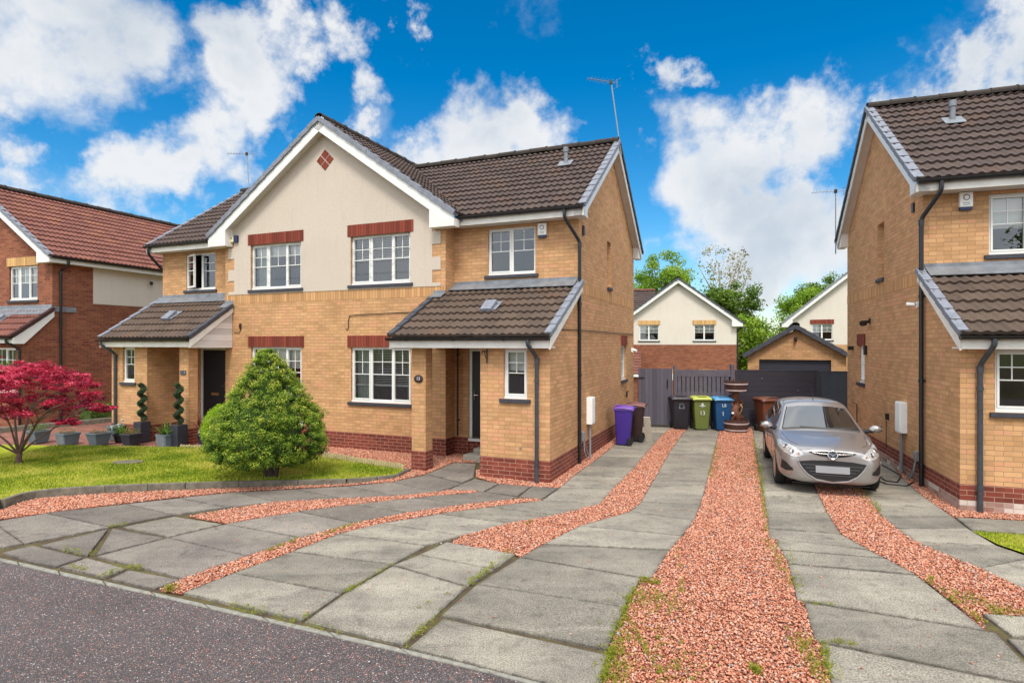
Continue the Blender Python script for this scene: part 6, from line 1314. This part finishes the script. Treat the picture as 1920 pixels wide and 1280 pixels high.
bpy.context.view_layer.update(); dg = bpy.context.evaluated_depsgraph_get(); bme = bpy.data.meshes.new_from_object(tmp.evaluated_get(dg)); bpy.data.objects.remove(tmp); bpy.data.objects.remove(cut)
bme.materials.clear(); bme.materials.append(MATS['car_paint']); bme.materials.append(MATS['car_black']); bme.name = 'body'
mi = np.zeros(len(bme.polygons), dtype=np.int32)
for p in bme.polygons:
    c = p.center
    for yw in (.80, 3.27):
        if abs(math.hypot(c.y-yw, c.z-.31)-.345) < .012 or (math.hypot(c.y-yw, c.z-.31) < .345 and abs(c.x) < .6): mi[p.index] = 1
    if c.z < .20: mi[p.index] = 1
bme.polygons.foreach_set('material_index', mi); bme.polygons.foreach_set('use_smooth', [True]*len(bme.polygons)); bme.set_sharp_from_angle(angle=R(38))
body = bpy.data.objects.new('body', bme); COL.objects.link(body); body.parent = CR
bv = BVHTree.FromPolygons([v.co[:] for v in bme.vertices], [list(p.vertices) for p in bme.polygons])
def hitf(x, z):
    z = zf(z); h = bv.ray_cast(Vector((x, -3, z)), Vector((0, 1, 0))); return (h[0], h[1]) if h[0] else (Vector((x, .2, z)), Vector((0,-1,0)))
def hits(y, z, s):
    z = zf(z); h = bv.ray_cast(Vector((s*3, y, z)), Vector((-s, 0, 0))); return (h[0], h[1]) if h[0] else (Vector((s*.8, y, z)), Vector((s,0,0)))
def hitt(x, y): h = bv.ray_cast(Vector((x, y, 4)), Vector((0, 0, -1))); return (h[0], h[1]) if h[0] else (Vector((x, y, 1)), Vector((0,0,1)))
def patch(name, mat, top, bot, hit, off=.004, n=24, m_=8, par=None, depth=None):
    """surface between two polylines laid onto the body"""
    def at(P, t_):
        k = t_*(len(P)-1); i = min(int(k), len(P)-2); f_ = k-i; return [P[i][j]*(1-f_)+P[i+1][j]*f_ for j in range(len(P[0]))]
    b = MB(); rows = []
    for j in range(m_+1):
        r = []
        for i in range(n+1):
            a, c = at(top, i/n), at(bot, i/n); q = [a[k]*(1-j/m_)+c[k]*j/m_ for k in range(len(a))]; p, nn = hit(*q); r.append(p+nn*off)
        rows.append(r)
    b.grid(rows); o = b.build(name, mat, par or CR, smooth=True); return o
patch('windscreen', 'car_glass', [(-.50,1.335),(-.3,1.362),(0,1.372),(.3,1.362),(.50,1.335)], [(-.66,1.01),(-.4,1.035),(0,1.045),(.4,1.035),(.66,1.01)], hitf, .004, 28, 10)
b = MB(); 
for P in ([(-.655,1.0),(-.4,1.022),(0,1.032),(.4,1.022),(.655,1.0)], ): b.tube([hitf(*p)[0]+Vector((0,-.004,0)) for p in P], .014, 6)
b.build('scuttle_trim', 'car_black', CR)
for s in (-1, 1):
    b = MB(); pts = [hitf(s*x, z)[0] for x, z in ((.665,1.0),(.63,1.08),(.59,1.18),(.55,1.27),(.515,1.335))]; b.tube([p+Vector((0,-.003,0)) for p in pts], .010, 6); b.build('screen_trim', 'car_black', CR)
    H = lambda y, z, s=s: hits(y, z, s)
    patch('side_window', 'car_glass', [(1.72,1.24),(1.95,1.33),(2.25,1.352)], [(1.42,.985),(1.8,.99),(2.25,1.0)], H, .004, 12, 6)
    patch('side_window', 'car_glass', [(2.33,1.352),(2.7,1.35),(3.02,1.325)], [(2.33,1.0),(2.7,1.012),(3.0,1.03)], H, .004, 12, 6)
    patch('side_window', 'car_glass', [(3.10,1.30),(3.3,1.25)], [(3.08,1.04),(3.4,1.1)], H, .004, 6, 4)
    for yy in (1.33, 2.29, 3.06): b = MB(); b.tube([H(yy, z)[0] for z in (.30, .45, .6, .75, .9, .97)], .004, 4); b.build('door_gap', 'car_black', CR)
    b = MB(); p = H(2.1, .82)[0]; b.box(p.x-.01, p.x+s*.03, 2.02, 2.18, .80, .83); b.build('door_handle', 'car_paint', CR, bevel=.006)
    # headlamp: silver reflector bowl pieces behind a clear-looking lens
    hl = patch('headlight', 'lens', [(s*.43,.655),(s*.52,.725),(s*.62,.782),(s*.72,.822),(s*.79,.80)], [(s*.43,.648),(s*.52,.612),(s*.62,.612),(s*.72,.645),(s*.80,.70)], hitf, .007, 16, 6)
    for (x, z, r_, mt) in ((.70,.735,.045,'chrome'), (.61,.685,.038,'chrome'), (.52,.655,.025,'amber')):
        p, nn = hitf(s*x, z); b = MB(); b.lathe([(r_, 0), (r_*.92, .012), (r_*.5, .004), (.002, .002)], 18); q = b.build('lamp_bowl', mt, hl, smooth=True); q.location = p+nn*.006; q.rotation_euler = nn.to_track_quat('Z', 'Y').to_euler()
    b = MB(); b.tube([hitf(s*x, z)[0] for x, z in ((.43,.652),(.52,.728),(.62,.786),(.72,.826),(.79,.804),(.80,.70),(.72,.643),(.62,.610),(.52,.610),(.43,.652))], .005, 5); b.build('headlight_seal', 'car_trim', hl)
    patch('fog_recess', 'car_black', [(s*.60,.40),(s*.70,.50),(s*.765,.53)], [(s*.60,.385),(s*.70,.365),(s*.78,.385)], hitf, .004, 10, 5)
    b = MB(); b.tube([hitf(s*x, z)[0] for x, z in ((.785,.55),(.80,.47),(.795,.39),(.76,.335),(.68,.315),(.58,.33))], .013, 6, r2=.006); b.build('bumper_fin', 'car_paint', CR, smooth=True)
    b = MB(); b.tube([hitf(s*x, z)[0]-Vector((0,.004,0)) for x, z in ((.61,.43),(.69,.435),(.755,.44))], .006, 5); b.build('fog_bar', 'car_trim', CR)
    # mirrors
    b = MB(); rows = []
    for i in range(9):
        t_ = i/8; rr = sin(pi*min(.97, max(.03, t_)))**.55; rows.append([(s*(.835+.205*t_), 1.24+.055*rr*cos(a)-.02*t_, .965+.066*rr*sin(a)) for a in [2*pi*k/16 for k in range(17)]])
    b.grid(rows); mo = b.build('wing_mirror', 'car_paint', CR, smooth=True); b = MB(); b.tube([(s*.74, 1.33, .90), (s*.92, 1.26, .925)], .034, 8); b.build('mirror_arm', 'car_black', mo)
    b = MB(); b.obox((s*(.885 if s > 0 else 1.055), 1.283, .915), (1,0,0), (0,0,1), (0,1,0), .17, .10, .004); b.build('mirror_glass', 'car_glass', mo)
    # wheels
    for yw in (.80, 3.27):
        W_ = empty('wheel', (s*.745, yw, .30), 0); W_.parent = CR; W_.rotation_euler = (0, s*pi/2, 0)
        b = MB(); b.lathe([(.20,-.09),(.275,-.095),(.298,-.07),(.302,0),(.298,.07),(.275,.095),(.20,.09)], 36); b.build('tyre', 'rubber', W_, smooth=True)
        b = MB(); b.lathe([(.20,-.08),(.20,.075),(.19,.085),(.17,.06),(.165,.02),(.03,.03),(.002,.04)], 32); b.build('rim', 'car_trim', W_, smooth=True)
        b = MB()
        for k in range(10): a = 2*pi*k/10; b.tube([(.03*cos(a), .03*sin(a), .06), (.19*cos(a), .19*sin(a), .07)], .016, 6)
        b.lathe([(.05,.03),(.05,.07),(.02,.08)], 16); b.lathe([(.185,.06),(.20,.088),(.19,.092)], 32); b.build('spokes', 'alloy', W_, smooth=True)
CR.scale = (.935, 1, 1)
# mouth, slot grille and badge
mouth_t = [(-.52,.548),(-.3,.578),(0,.588),(.3,.578),(.52,.548)]; mouth_b = [(-.52,.54),(-.40,.37),(-.24,.285),(0,.255),(.24,.285),(.40,.37),(.52,.54)]
mp = patch('grille', 'car_black', mouth_t, mouth_b, hitf, .003, 30, 8)
b = MB()
for z in (.50, .45, .40, .35): hwid = .46-(.50-z)*1.1; b.tube([hitf(x*hwid, z)[0]-Vector((0,.004,0)) for x in (-1,-.5,0,.5,1)], .006, 4)
b.build('grille_bars', 'car_trim', mp)
b = MB(); b.tube([hitf(x, z)[0]-Vector((0,.002,0)) for x, z in ((-.54,.56),(-.47,.44),(-.38,.345),(-.24,.262),(0,.232),(.24,.262),(.38,.345),(.47,.44),(.54,.56))], .013, 8); b.build('grille_surround', 'car_paint', CR, smooth=True)
patch('upper_grille', 'car_black', [(-.36,.712),(-.2,.722),(0,.726),(.2,.722),(.36,.712)], [(-.36,.70),(-.2,.655),(0,.63),(.2,.655),(.36,.70)], hitf, .007, 20, 4)
b = MB(); b.tube([hitf(x, z)[0]-Vector((0,.009,0)) for x, z in ((-.31,.704),(-.2,.696),(-.06,.688))], .0035, 6); b.tube([hitf(x, z)[0]-Vector((0,.009,0)) for x, z in ((.31,.704),(.2,.696),(.06,.688))], .0035, 6); b.build('grille_bar', 'car_paint', CR)
bp_, bn_ = hitf(0, .68); bd = empty('badge', bp_+Vector((0,-.022,0)), 0); bd.parent = CR; bd.rotation_euler = (pi/2-R(12), 0, 0)
b = MB(); b.lathe([(.055, -.012), (.055, .0), (.002, .001)], 28, sx=1.2); b.build('badge_disc', 'car_trim', bd)
b = MB(); pts = [(.063*1.18*cos(a), .063*sin(a), .004) for a in [2*pi*k/32 for k in range(33)]]; b.tube(pts, .008, 8, caps=False); b.build('badge_ring', 'chrome', bd, smooth=True)
b = MB()
for s in (-1, 1): b.tube([(0, -.018, .006), (s*.022, .006, .007), (s*.045, .020, .006), (s*.066, .018, .004)], .007, 6, r2=.004)
b.build('badge_wings', 'chrome', bd, smooth=True)
pp, pn = hitf(0, .43); b = MB(); b.box(-.26, .26, pp.y-.022, pp.y-.008, .385, .495); b.build('number_plate', 'plate', CR, bevel=.003)
b = MB(); b.tube([hitf(x, z)[0]+Vector((0,0,0)) for x, z in ((-.62,.70),(-.5,.722),(-.36,.74),(0,.755),(.36,.74),(.5,.722),(.62,.70))][1:-1], .004, 4); b.build('bonnet_gap', 'car_black', CR)
for s in (-1, 1): b = MB(); b.tube([hitt(s*x, y)[0] for x, y in ((.50,.22),(.585,.35),(.64,.55),(.675,.8),(.69,1.0))], .004, 4); b.build('bonnet_gap', 'car_black', CR)
for (x0, x1) in ((-.35, .12), (.22, .62)): b = MB(); b.tube([hitf(x0, 1.05)[0]+Vector((0,-.015,0)), hitf(x1, 1.042)[0]+Vector((0,-.015,0))], .007, 5); b.build('wiper', 'car_black', CR)
b = MB(); p = hitt(0, 2.0)[0]; b.tube([p, p+Vector((0, .03, .05))], .008, 6); b.tube([p+Vector((0,.03,.05)), p+Vector((0,.2,.2))], .003, 5); b.build('roof_aerial', 'car_black', CR)
b = MB(); b.box(-.60, .60, .15, .5, .16, .175); b.build('undertray', 'car_black', CR)
# hose on the drive
hp = [G(*p) for p in ((1652,872),(1668,880),(1690,893),(1682,905),(1660,902),(1648,893),(1640,900),(1662,908),(1700,912),(1712,905))]
b = MB(); b.tube([p+Vector((0,0,.014)) for p in hp], .011, 6); tag(b.build('hose', 'cable_black', smooth=True), 'thin black hose looped on the ground between the car and the right-hand house', 'hose')
